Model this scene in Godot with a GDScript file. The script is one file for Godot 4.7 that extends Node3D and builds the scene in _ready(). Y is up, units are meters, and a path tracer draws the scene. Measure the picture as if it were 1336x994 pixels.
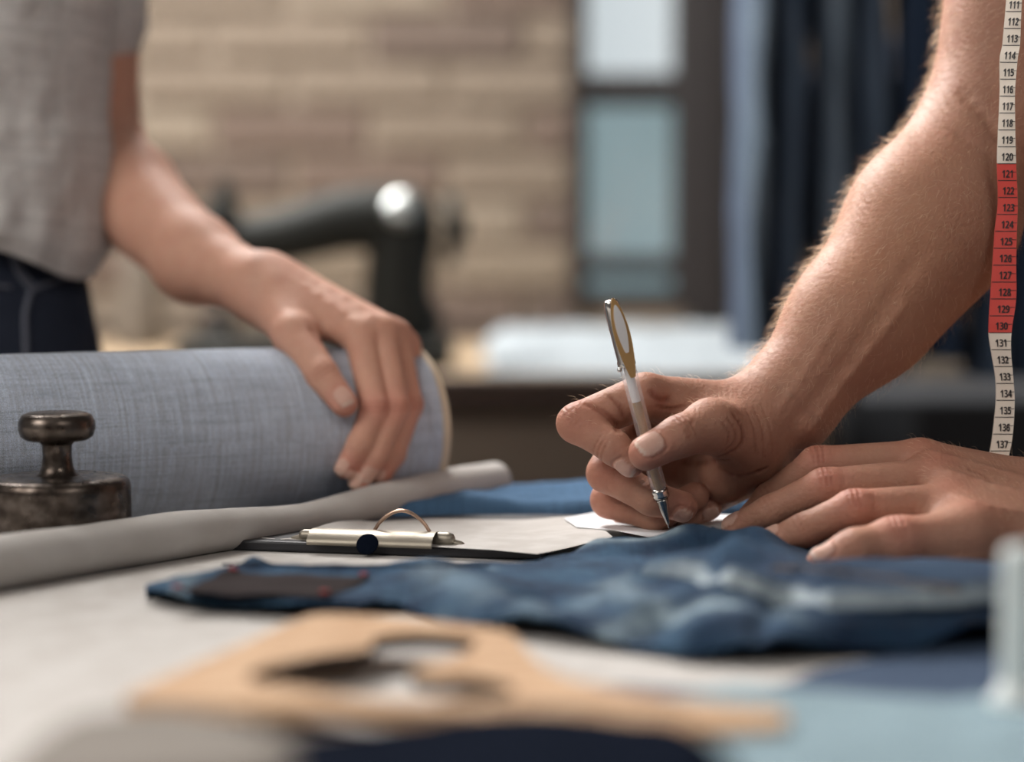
extends Node3D

var M := {}

func _ready() -> void:
	# --- camera
	var cam := Camera3D.new()
	cam.name = "camera"
	var lens := CameraAttributesPhysical.new()
	lens.frustum_focal_length = 63.73
	lens.frustum_focus_distance = 1.185
	lens.exposure_aperture = 2.0
	lens.frustum_near = 0.05
	lens.frustum_far = 60.0
	cam.attributes = lens
	cam.fov = 21.328
	cam.position = Vector3(0, EYE, 0)
	cam.rotation.x = -PITCH
	add_child(cam)
	cam.current = true
	# --- sky, exposure
	var sky := ProceduralSkyMaterial.new()
	sky.sky_top_color = rgb(196, 208, 214)
	sky.sky_horizon_color = rgb(206, 214, 216)
	sky.ground_horizon_color = rgb(150, 158, 160)
	sky.ground_bottom_color = rgb(110, 112, 112)
	sky.sky_energy_multiplier = 1.0
	var env := Environment.new()
	env.background_mode = Environment.BG_SKY
	env.sky = Sky.new()
	env.sky.sky_material = sky
	env.background_energy_multiplier = 1.4
	env.tonemap_mode = Environment.TONE_MAPPER_LINEAR
	env.tonemap_exposure = 0.85
	env.sdfgi_enabled = true
	env.ssao_enabled = true
	env.ssil_enabled = true
	var we := WorldEnvironment.new()
	we.name = "world_environment"
	we.environment = env
	add_child(we)
	make_materials()
	# --- unseen lamps added: rim from behind left, soft fill, wall wash, weak right fill
	added_lamp(Vector3(-0.95, 2.55, -2.75), Vector3(0.05, 0.85, -1.15), Vector2(1.3, 0.9), Color(1.0, 0.985, 0.975), 19.0, "added square white lamp, unseen behind the cutting table, giving the hands their rim light")
	added_lamp(Vector3(-1.65, 2.35, 0.05), Vector3(0.0, 0.9, -1.25), Vector2(1.2, 0.9), Color(1.0, 0.975, 0.95), 3.0, "added wide soft fill lamp, unseen above the near side of the cutting table")
	added_lamp(Vector3(-0.5, 2.85, -2.2), Vector3(-0.45, 1.0, -3.3), Vector2(1.0, 0.3), Color(1.0, 0.98, 0.95), 0.30, "added long narrow lamp, unseen, washing light down the brick wall")
	added_lamp(Vector3(1.0, 2.55, 0.75), Vector3(-0.2, 1.0, -1.5), Vector2(1.0, 0.6), Color(1.0, 0.975, 0.95), 1.0, "added smaller fill lamp, unseen above the near right corner of the cutting table")
	build_room()
	build_outside()
	# --- large things
	build_tables()
	build_man()
	build_woman()
	build_roll()
	build_jeans()
	build_rack()
	build_sewing_machine()
	# --- smaller things
	build_paper()
	build_clipboard()
	build_cloths()
	build_ruler()
	build_weight()
	build_pen()
	build_tape()
	build_small()

func make_materials() -> void:
	var denim := weave(512, Color(0.98, 0.98, 0.98), Color(0.62, 0.66, 0.72), 2, 0.16, 3)
	var chambray := weave(768, Color(0.97, 0.98, 0.97), Color(0.60, 0.66, 0.75), 2, 0.30, 4, false)
	var jersey := weave(256, Color(0.95, 0.95, 0.95), Color(0.70, 0.70, 0.70), 2, 0.22, 8, false)
	M.skin = mat(Color.WHITE, 0.56)
	M.fair_skin = mat(Color.WHITE, 0.62)
	for m in [M.skin, M.fair_skin]:
		m.vertex_color_use_as_albedo = true
		m.subsurf_scatter_enabled = true
		m.subsurf_scatter_strength = 0.08
		m.normal_enabled = true
		m.normal_texture = noise_bump(0.05, 6.0, 21, 256, 4)
		m.normal_scale = 0.35
		m.metallic_specular = 0.32
		triplanar(m, 22.0)
	M.hair = mat(rgb(236, 212, 184), 0.35)
	M.hair.backlight_enabled = true
	M.hair.backlight = Color(0.7, 0.6, 0.5)
	M.dark_shirt = cloth(jersey, rgb(58, 50, 48), 1.0, 0.3)
	M.tee = cloth(jersey, rgb(246, 243, 240), 2.4, 0.6)
	M.dark_denim = cloth(denim, rgb(54, 60, 74), 4.0, 0.4)
	M.seam = mat(rgb(92, 96, 108), 0.9)
	M.jeans = cloth(denim, Color.WHITE, 3.0, 0.8, true)
	M.back_jeans = cloth(denim, Color.WHITE, 6.0, 0.3, true)
	M.roll = cloth(chambray, rgb(244, 246, 250), 2.6, 1.0)
	M.selvedge = mat(rgb(206, 190, 166), 0.9)
	M.blue_cloth = cloth(denim, rgb(74, 90, 112), 9.0, 0.5)
	M.scrap = cloth(denim, rgb(76, 108, 138), 3.0, 0.7)
	M.pale_cloth = cloth(denim, rgb(152, 174, 180), 9.0, 0.4)
	M.navy_cloth = cloth(denim, rgb(20, 26, 38), 9.0, 0.4)
	M.navy_cloth.rim_enabled = false
	M.navy_cloth.metallic_specular = 0.06
	M.shade_brown = mat(rgb(40, 32, 30), 0.9)  # dark brown that paints the shade inside the ruler's cut-out
	M.paper = mat(rgb(191, 188, 184), 0.85)
	M.paper.albedo_texture = noise_tex(0.02, Color(0.95, 0.945, 0.94), Color.WHITE, 31)
	triplanar(M.paper, 6.0)
	M.white_paper = mat(rgb(222, 224, 226), 0.8)
	for m in [M.paper, M.white_paper]: m.metallic_specular = 0.15
	M.wood_rule = mat(rgb(194, 164, 134), 0.75)
	M.wood_rule.metallic_specular = 0.2
	var grain := noise_tex(0.015, Color(0.88, 0.84, 0.80), Color.WHITE, 41, 256, 5)
	M.wood_rule.albedo_texture = grain
	M.wood_rule.uv1_scale = Vector3(8, 30, 1)
	M.iron = mat(rgb(112, 103, 96), 0.42, 0.85)
	M.iron.albedo_texture = noise_tex(0.03, Color(0.55, 0.52, 0.50), Color.WHITE, 51, 256, 5)
	M.iron.roughness_texture = noise_tex(0.05, Color(0.55, 0.55, 0.55), Color.WHITE, 52)
	triplanar(M.iron, 9.0)
	M.board = mat(rgb(38, 38, 42), 0.5)
	M.clip = mat(rgb(150, 143, 130), 0.45, 0.8)
	M.wire = mat(rgb(190, 160, 140), 0.3, 0.9)
	M.leather = mat(rgb(50, 42, 42), 0.9)
	M.leather.metallic_specular = 0.2
	M.leather.albedo_texture = noise_tex(0.06, Color(0.75, 0.75, 0.75), Color.WHITE, 61)
	M.leather.uv1_scale = Vector3(3, 3, 1)
	M.red_thread = mat(rgb(150, 50, 52), 0.8)
	M.thread = mat(rgb(128, 112, 100), 0.8)
	M.dark_thread = mat(rgb(36, 40, 52), 0.9)
	M.gold = mat(rgb(216, 172, 112), 0.38, 0.6)
	M.gold_ink = mat(rgb(150, 108, 36), 0.4, 0.3)
	M.silver = mat(rgb(206, 204, 200), 0.22, 1.0)
	M.clear = mat(Color(0.95, 0.95, 0.96, 0.20), 0.12)
	M.clear.transparency = BaseMaterial3D.TRANSPARENCY_ALPHA
	M.milky = mat(rgb(226, 224, 222), 0.25)
	M.tape_white = mat(rgb(226, 216, 202), 0.5)
	M.tape_red = mat(rgb(206, 66, 56), 0.5)
	M.ink = mat(rgb(34, 30, 32), 0.6)
	M.frost = mat(rgb(224, 232, 231), 0.55)
	M.frost.backlight_enabled = true
	M.frost.backlight = Color(0.5, 0.52, 0.52)
	M.beige = mat(rgb(104, 96, 86), 0.85)
	M.table_wood = mat(rgb(150, 118, 88), 0.6)
	M.table_wood.albedo_texture = grain
	triplanar(M.table_wood, 2.0)
	M.pale_wood = mat(rgb(150, 130, 104), 0.6)
	M.dark_wood = mat(rgb(72, 58, 50), 0.6)
	M.taupe = mat(rgb(140, 128, 114), 0.7)
	M.black = mat(rgb(30, 30, 32), 0.4)
	M.enamel = mat(rgb(50, 52, 50), 0.6)
	M.enamel.metallic_specular = 0.2
	M.chrome = mat(rgb(150, 154, 152), 0.36, 1.0)
	M.cotton = mat(rgb(134, 142, 146), 0.9)
	M.steel = mat(rgb(90, 92, 96), 0.4, 0.8)
	M.grey_cabinet = mat(rgb(60, 63, 67), 0.6)
	M.plaster = mat(rgb(120, 120, 122), 0.9)
	M.ceiling = mat(rgb(110, 110, 112), 0.95)
	M.floor = mat(rgb(70, 66, 64), 0.5)
	M.mortar = mat(rgb(146, 134, 120), 0.95)
	M.frame = mat(rgb(36, 32, 32), 0.7)
	M.glass = mat(Color(1, 1, 1, 0.06), 0.02)
	M.glass.transparency = BaseMaterial3D.TRANSPARENCY_ALPHA
	M.facade = mat(rgb(222, 246, 248), 0.9)

func added_lamp(p: Vector3, aim: Vector3, size: Vector2, colour: Color, energy: float, label: String) -> void:
	# an added, unseen lamp box with a glowing face and the light it gives
	var o := thing("added_lamp", label, "lamp", p)
	o.look_at_from_position(p, aim, Vector3.UP if absf((aim - p).normalized().y) < 0.95 else Vector3.FORWARD)
	put("housing", rbox(Vector3(size.x + 0.04, size.y + 0.04, 0.05), 0.01), M.steel, o, xf(Vector3(0, 0, 0.03)))
	var glow := mat(colour, 0.5)
	glow.emission_enabled = true
	glow.emission = colour
	glow.emission_energy_multiplier = 1.0
	put("lamp_face", box(Vector3(size.x, size.y, 0.004)), glow, o)
	for sx in [-1.0, 1.0]:
		var a: Vector3 = o.transform * Vector3(sx * size.x * 0.4, 0, 0.05)
		put("hanging_rod", tube([o.transform.affine_inverse() * a, o.transform.affine_inverse() * Vector3(a.x, 3.0, a.z)], 0.006, 8), M.steel, o)
	var l := AreaLight3D.new()
	l.name = "area_light"
	l.area_size = size
	l.light_color = colour
	l.light_energy = energy
	l.shadow_enabled = true
	l.position = Vector3(0, 0, -0.006)
	o.add_child(l)

# ---------------------------------------------------------------- places
const FPX := 2640.0            # focal length in pixels of the 1336 x 994 frame
const PITCH := 0.06126         # the camera looks 3.51 degrees down
const TABLE := 0.80            # height of the table top
const EYE := 0.975             # height of the lens

func at(px: float, py: float, d: float) -> Vector3:
	# the point a distance d in front of the lens (measured level) seen at a pixel
	var ry := (497.0 - py) / FPX
	var dir := Vector3((px - 668.0) / FPX, ry * cos(PITCH) - sin(PITCH), -ry * sin(PITCH) - cos(PITCH))
	return Vector3(0, EYE, 0) + dir * (d / -dir.z)

func on(px: float, py: float, above := 0.0) -> Vector3:
	# the point at a height above the table top seen at a pixel
	var ry := (497.0 - py) / FPX
	var dir := Vector3((px - 668.0) / FPX, ry * cos(PITCH) - sin(PITCH), -ry * sin(PITCH) - cos(PITCH))
	return Vector3(0, EYE, 0) + dir * ((TABLE + above - EYE) / dir.y)

# ---------------------------------------------------------------- nodes
var taken := {}

func numbered(called: String) -> String:
	var n: int = taken.get(called, 0)
	taken[called] = n + 1
	return called if n == 0 else "%s_%03d" % [called, n]

func tag(o: Node, label := "", category := "", group := "", kind := "") -> Node:
	if label: o.set_meta("label", label)
	if category: o.set_meta("category", category)
	if group: o.set_meta("group", group)
	if kind: o.set_meta("kind", kind)
	return o

func thing(called: String, label: String, category: String, where := Vector3.ZERO, group := "") -> Node3D:
	var o := Node3D.new()
	o.name = numbered(called)
	o.position = where
	add_child(o, true)
	tag(o, label, category, group)
	return o

func put(called: String, mesh: Mesh, m: Material, parent: Node = null, where := Transform3D.IDENTITY) -> MeshInstance3D:
	var o := MeshInstance3D.new()
	o.name = numbered(called) if parent == null else called
	o.mesh = mesh
	o.material_override = m
	o.transform = where
	(self if parent == null else parent).add_child(o, true)
	return o

func structure(called: String, mesh: Mesh, m: Material, parent: Node = null, where := Transform3D.IDENTITY) -> MeshInstance3D:
	var o := put(called, mesh, m, parent, where)
	o.set_meta("kind", "structure")
	return o

func xf(p: Vector3, rx := 0.0, ry := 0.0, rz := 0.0) -> Transform3D:
	return Transform3D(Basis.from_euler(Vector3(rx, ry, rz)), p)

# ---------------------------------------------------------------- shapes
class Soup:
	# vertices with normals, uvs and colours, committed as one mesh
	var v := PackedVector3Array()
	var n := PackedVector3Array()
	var uv := PackedVector2Array()
	var c := PackedColorArray()
	var ix := PackedInt32Array()
	var colored := false

	func add(p: Vector3, nn: Vector3, u := Vector2.ZERO, col := Color.WHITE) -> int:
		v.append(p); n.append(nn); uv.append(u); c.append(col)
		return v.size() - 1

	func tri(a: int, b: int, d: int) -> void:
		# turn it so that its front (clockwise) looks the way of the normals
		var g := (v[d] - v[a]).cross(v[b] - v[a])
		if g.dot(n[a] + n[b] + n[d]) < 0.0:
			ix.append(a); ix.append(d); ix.append(b)
		else:
			ix.append(a); ix.append(b); ix.append(d)

	func quad(a: int, b: int, d: int, e: int) -> void:
		tri(a, b, d); tri(a, d, e)

	func flat(pts: Array, uvs: Array = []) -> void:
		var nn: Vector3 = (pts[2] - pts[0]).cross(pts[1] - pts[0]).normalized()
		var k := v.size()
		for i in pts.size():
			add(pts[i], nn, uvs[i] if uvs.size() else Vector2(pts[i].x, pts[i].z))
		for i in range(1, pts.size() - 1):
			ix.append(k); ix.append(k + i); ix.append(k + i + 1)

	func done() -> ArrayMesh:
		var a := []
		a.resize(Mesh.ARRAY_MAX)
		a[Mesh.ARRAY_VERTEX] = v
		a[Mesh.ARRAY_NORMAL] = n
		a[Mesh.ARRAY_TEX_UV] = uv
		if colored:
			a[Mesh.ARRAY_COLOR] = c
		a[Mesh.ARRAY_INDEX] = ix
		var m := ArrayMesh.new()
		m.add_surface_from_arrays(Mesh.PRIMITIVE_TRIANGLES, a)
		return m

func add_sheet(s: Soup, nu: int, nv: int, f: Callable, su := 1.0, sv := 1.0, colour = null) -> void:
	# a grid of f(u, v) with smooth normals from its neighbours
	var k := s.v.size()
	var pts := PackedVector3Array()
	for j in nv + 1:
		for i in nu + 1:
			pts.append(f.call(float(i) / nu, float(j) / nv))
	var w := nu + 1
	var round_u := pts[0].distance_to(pts[nu]) < 1e-5 and pts[w].distance_to(pts[w + nu]) < 1e-5
	for j in nv + 1:
		for i in nu + 1:
			var l := i - 1 if i > 0 else (nu - 1 if round_u else 0)
			var r := i + 1 if i < nu else (1 if round_u else nu)
			var du := pts[j * w + r] - pts[j * w + l]
			var dv := pts[mini(j + 1, nv) * w + i] - pts[maxi(j - 1, 0) * w + i]
			var nn := du.cross(dv).normalized()
			var col: Color = colour.call(float(i) / nu, float(j) / nv, pts[j * w + i]) if colour != null else Color.WHITE
			s.add(pts[j * w + i], nn, Vector2(float(i) / nu * su, float(j) / nv * sv), col)
	for j in nv:
		for i in nu:
			s.quad(k + j * w + i, k + j * w + i + 1, k + (j + 1) * w + i + 1, k + (j + 1) * w + i)

func add_rbox(s: Soup, size: Vector3, r: float, t := Transform3D.IDENTITY) -> void:
	# a box with rounded edges round the origin of t
	var h := size / 2.0
	r = minf(r, minf(h.x, minf(h.y, h.z)) * 0.98)
	for axis in 3:
		for side in [-1.0, 1.0]:
			var a := (axis + 1) % 3
			var b := (axis + 2) % 3
			var k := s.v.size()
			var la := [-h[a], -h[a] + r * 0.35, -h[a] + r, h[a] - r, h[a] - r * 0.35, h[a]]
			var lb := [-h[b], -h[b] + r * 0.35, -h[b] + r, h[b] - r, h[b] - r * 0.35, h[b]]
			for j in 6:
				for i in 6:
					var q := Vector3.ZERO
					q[axis] = side * h[axis]
					q[a] = la[i]
					q[b] = lb[j]
					var core := q.clamp(-(h - Vector3(r, r, r)), h - Vector3(r, r, r))
					var dir := (q - core).normalized()
					s.add(t * (core + dir * r), (t.basis * dir).normalized(), Vector2(q[a], q[b]))
			for j in 5:
				for i in 5:
					s.quad(k + j * 6 + i, k + j * 6 + i + 1, k + j * 6 + i + 7, k + j * 6 + i + 6)

func rbox(size: Vector3, r: float) -> ArrayMesh:
	var s := Soup.new()
	add_rbox(s, size, r)
	return s.done()

func add_box(s: Soup, size: Vector3, t := Transform3D.IDENTITY) -> void:
	var h := size / 2.0
	for axis in 3:
		for side in [-1.0, 1.0]:
			var a := (axis + 1) % 3
			var b := (axis + 2) % 3
			var dir := Vector3.ZERO
			dir[axis] = side
			var k := s.v.size()
			for c in [[-1, -1], [1, -1], [1, 1], [-1, 1]]:
				var q := Vector3.ZERO
				q[axis] = side * h[axis]
				q[a] = c[0] * h[a]
				q[b] = c[1] * h[b]
				s.add(t * q, t.basis * dir, Vector2(q[a], q[b]))
			s.quad(k, k + 1, k + 2, k + 3)

func box(size: Vector3) -> ArrayMesh:
	var s := Soup.new()
	add_box(s, size)
	return s.done()

func add_lathe(s: Soup, prof: Array, seg := 40, t := Transform3D.IDENTITY) -> void:
	# a profile of Vector2(radius, height) turned round the y axis; a repeated point makes a crease
	var k := s.v.size()
	var np := prof.size()
	for j in np:
		var a: Vector2 = prof[maxi(j - 1, 0)]
		var b: Vector2 = prof[mini(j + 1, np - 1)]
		if j > 0 and a.distance_to(prof[j]) < 1e-6: a = prof[j]
		if j < np - 1 and b.distance_to(prof[j]) < 1e-6: b = prof[j]
		var d := (b - a).normalized()
		for i in seg + 1:
			var w := TAU * i / seg
			var dir := Vector3(cos(w), 0, sin(w))
			s.add(t * (dir * prof[j].x + Vector3(0, prof[j].y, 0)), (t.basis * (dir * d.y + Vector3(0, -d.x, 0))).normalized(), Vector2(float(i) / seg, prof[j].y))
	for j in np - 1:
		for i in seg:
			s.quad(k + j * (seg + 1) + i, k + j * (seg + 1) + i + 1, k + (j + 1) * (seg + 1) + i + 1, k + (j + 1) * (seg + 1) + i)

func lathe(prof: Array, seg := 40) -> ArrayMesh:
	var s := Soup.new()
	add_lathe(s, prof, seg)
	return s.done()

func smooth_line(pts: Array, per := 6, closed := false) -> Array:
	var out := []
	var n := pts.size()
	for i in (n if closed else n - 1):
		var a = pts[(i - 1 + n) % n] if closed or i > 0 else pts[i]
		var b = pts[i]
		var c = pts[(i + 1) % n]
		var d = pts[(i + 2) % n] if closed or i < n - 2 else c
		for k in per:
			out.append(b.cubic_interpolate(c, a, d, float(k) / per))
	if not closed:
		out.append(pts[n - 1])
	return out

func add_tube(s: Soup, pts: Array, radii, seg := 10, flat_by := 1.0, up := Vector3.ZERO) -> void:
	# a round (or flattened) bar along points, with round ends
	var k := s.v.size()
	var n := pts.size()
	var side := Vector3.ZERO
	var rings := []
	for j in n:
		var d: Vector3 = (pts[mini(j + 1, n - 1)] - pts[maxi(j - 1, 0)]).normalized()
		if j == 0:
			side = d.cross(up if up != Vector3.ZERO else (Vector3.UP if absf(d.y) < 0.9 else Vector3.RIGHT)).normalized()
		else:
			side = (side - d * side.dot(d)).normalized()
		var r: float = radii if radii is float else radii[j]
		rings.append([pts[j], d, side, r])
	var first: Array = rings[0]
	var last: Array = rings[n - 1]
	var all := [[first[0] - first[1] * first[3], first[1], first[2], 0.0], [first[0] - first[1] * first[3] * 0.7, first[1], first[2], first[3] * 0.71]]
	all.append_array(rings)
	all.append_array([[last[0] + last[1] * last[3] * 0.7, last[1], last[2], last[3] * 0.71], [last[0] + last[1] * last[3], last[1], last[2], 0.0]])
	var len := 0.0
	for j in all.size():
		var q: Array = all[j]
		if j > 0: len += (q[0] - all[j - 1][0]).length()
		var other: Vector3 = q[1].cross(q[2])
		for i in seg + 1:
			var w := TAU * i / seg
			var dir: Vector3 = q[2] * cos(w) + other * sin(w) * flat_by
			var nn: Vector3 = q[2] * cos(w) * flat_by + other * sin(w)
			if j == 0: nn = -q[1]
			elif j == 1: nn = (nn.normalized() - q[1]).normalized()
			elif j == all.size() - 1: nn = q[1]
			elif j == all.size() - 2: nn = (nn.normalized() + q[1]).normalized()
			s.add(q[0] + dir * q[3], nn.normalized(), Vector2(float(i) / seg, len))
	for j in all.size() - 1:
		for i in seg:
			s.quad(k + j * (seg + 1) + i, k + j * (seg + 1) + i + 1, k + (j + 1) * (seg + 1) + i + 1, k + (j + 1) * (seg + 1) + i)

func tube(pts: Array, radii, seg := 10, flat_by := 1.0) -> ArrayMesh:
	var s := Soup.new()
	add_tube(s, pts, radii, seg, flat_by)
	return s.done()

func add_prism(s: Soup, poly: PackedVector2Array, y0: float, y1: float, bevel := 0.0) -> void:
	# an outline in x and z, given a thickness, its upper edge bevelled
	var tris := Geometry2D.triangulate_polygon(poly)
	var n := poly.size()
	var inner := poly
	if bevel > 0.0:
		var turn := 1.0 if Geometry2D.is_polygon_clockwise(poly) else -1.0
		inner = PackedVector2Array()
		for i in n:
			var d1 := (poly[i] - poly[(i - 1 + n) % n]).normalized()
			var d2 := (poly[(i + 1) % n] - poly[i]).normalized()
			var nn := (d1 + d2).normalized()
			inner.append(poly[i] + Vector2(-nn.y, nn.x) * bevel * turn)
	var k := s.v.size()
	for p in inner: s.add(Vector3(p.x, y1, p.y), Vector3.UP, p)
	for i in range(0, tris.size(), 3): s.tri(k + tris[i], k + tris[i + 1], k + tris[i + 2])
	k = s.v.size()
	for p in poly: s.add(Vector3(p.x, y0, p.y), Vector3.DOWN, p)
	for i in range(0, tris.size(), 3): s.tri(k + tris[i], k + tris[i + 1], k + tris[i + 2])
	var out := 1.0 if Geometry2D.is_polygon_clockwise(poly) else -1.0
	for i in n:
		var a := poly[i]
		var b := poly[(i + 1) % n]
		var nn := Vector3(b.y - a.y, 0, a.x - b.x).normalized() * out
		nn = -nn
		k = s.v.size()
		s.add(Vector3(a.x, y0, a.y), nn); s.add(Vector3(b.x, y0, b.y), nn)
		s.add(Vector3(b.x, y1 - bevel, b.y), nn); s.add(Vector3(a.x, y1 - bevel, a.y), nn)
		s.quad(k, k + 1, k + 2, k + 3)
		if bevel > 0.0:
			var mm := (nn + Vector3.UP).normalized()
			k = s.v.size()
			s.add(Vector3(a.x, y1 - bevel, a.y), mm); s.add(Vector3(b.x, y1 - bevel, b.y), mm)
			s.add(Vector3(inner[(i + 1) % n].x, y1, inner[(i + 1) % n].y), mm); s.add(Vector3(inner[i].x, y1, inner[i].y), mm)
			s.quad(k, k + 1, k + 2, k + 3)

# ---------------------------------------------------------------- materials
func mat(srgb: Color, rough := 0.8, metal := 0.0) -> StandardMaterial3D:
	var m := StandardMaterial3D.new()
	m.albedo_color = srgb
	m.roughness = rough
	m.metallic = metal
	return m

func noise_tex(freq: float, a: Color, b: Color, seed := 1, side := 256, octaves := 4, low := 0.25, high := 0.75) -> NoiseTexture2D:
	var f := FastNoiseLite.new()
	f.seed = seed
	f.frequency = freq
	f.fractal_octaves = octaves
	var t := NoiseTexture2D.new()
	t.width = side
	t.height = side
	t.seamless = true
	t.noise = f
	var g := Gradient.new()
	g.offsets = PackedFloat32Array([low, high])
	g.colors = PackedColorArray([a, b])
	t.color_ramp = g
	return t

func noise_bump(freq: float, strength: float, seed := 1, side := 256, octaves := 4) -> NoiseTexture2D:
	var t := noise_tex(freq, Color.BLACK, Color.WHITE, seed, side, octaves)
	t.color_ramp = null
	t.as_normal_map = true
	t.bump_strength = strength
	return t

func triplanar(m: StandardMaterial3D, per_metre: float) -> StandardMaterial3D:
	m.uv1_triplanar = true
	m.uv1_world_triplanar = true
	m.uv1_scale = Vector3.ONE * per_metre
	return m

func weave(side: int, warp: Color, weft: Color, step: int, slub: float, seed: int, twill := true) -> Array:
	# a woven cloth: [colour texture, normal texture]; a thread is step pixels wide
	var rng := RandomNumberGenerator.new()
	rng.seed = seed
	var im := Image.create(side, side, false, Image.FORMAT_RGB8)
	var hi := Image.create(side, side, false, Image.FORMAT_RGB8)
	var f := FastNoiseLite.new()
	f.seed = seed
	f.frequency = 0.012
	var n := side / step
	var tw := PackedFloat32Array()
	var tf := PackedFloat32Array()
	for i in n:
		tw.append(rng.randf_range(1.0 - slub * 0.5, 1.0 + slub * 0.5))
		tf.append(rng.randf_range(1.0 - slub * 0.5, 1.0 + slub * 0.5))
	for y in side:
		var yi := y / step
		for x in side:
			var xi := x / step
			var over := (xi + yi) % 3 != 0 if twill else (xi + yi) % 2 == 0
			var along := float(y % step) / step if over else float(x % step) / step
			var c: Color = warp if over else weft
			var k: float = (tw[xi] if over else tf[yi]) * (1.0 + slub * 0.8 * f.get_noise_2d(x * (0.25 if not over else 3.0), y * (0.25 if over else 3.0))) * rng.randf_range(1.0 - slub, 1.0 + slub)
			im.set_pixel(x, y, Color(clampf(c.r * k, 0, 1), clampf(c.g * k, 0, 1), clampf(c.b * k, 0, 1)))
			var h := 0.5 + 0.5 * sin(PI * along) * (1.0 if over else 0.6) * k * 0.8
			hi.set_pixel(x, y, Color(h, h, h))
	hi.bump_map_to_normal_map(3.0)
	return [ImageTexture.create_from_image(im), ImageTexture.create_from_image(hi)]

func cloth(w: Array, tint: Color, tiles: float, bump := 0.6, painted := false) -> StandardMaterial3D:
	var m := mat(tint, 0.92)
	m.albedo_texture = w[0]
	m.normal_enabled = true
	m.normal_texture = w[1]
	m.normal_scale = bump
	m.uv1_scale = Vector3(tiles, tiles, 1)
	m.vertex_color_use_as_albedo = painted
	m.rim_enabled = true
	m.rim = 0.1
	m.rim_tint = 0.6
	m.metallic_specular = 0.25
	return m

func lin(r: int, g: int, b: int) -> Color:
	# an sRGB colour of 0..255 as the linear value that vertex colours hold
	return Color(r / 255.0, g / 255.0, b / 255.0).srgb_to_linear()

func rgb(r: int, g: int, b: int) -> Color:
	return Color(r / 255.0, g / 255.0, b / 255.0)

func step01(a: float, b: float, x: float) -> float:
	return smoothstep(a, b, x)

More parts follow.
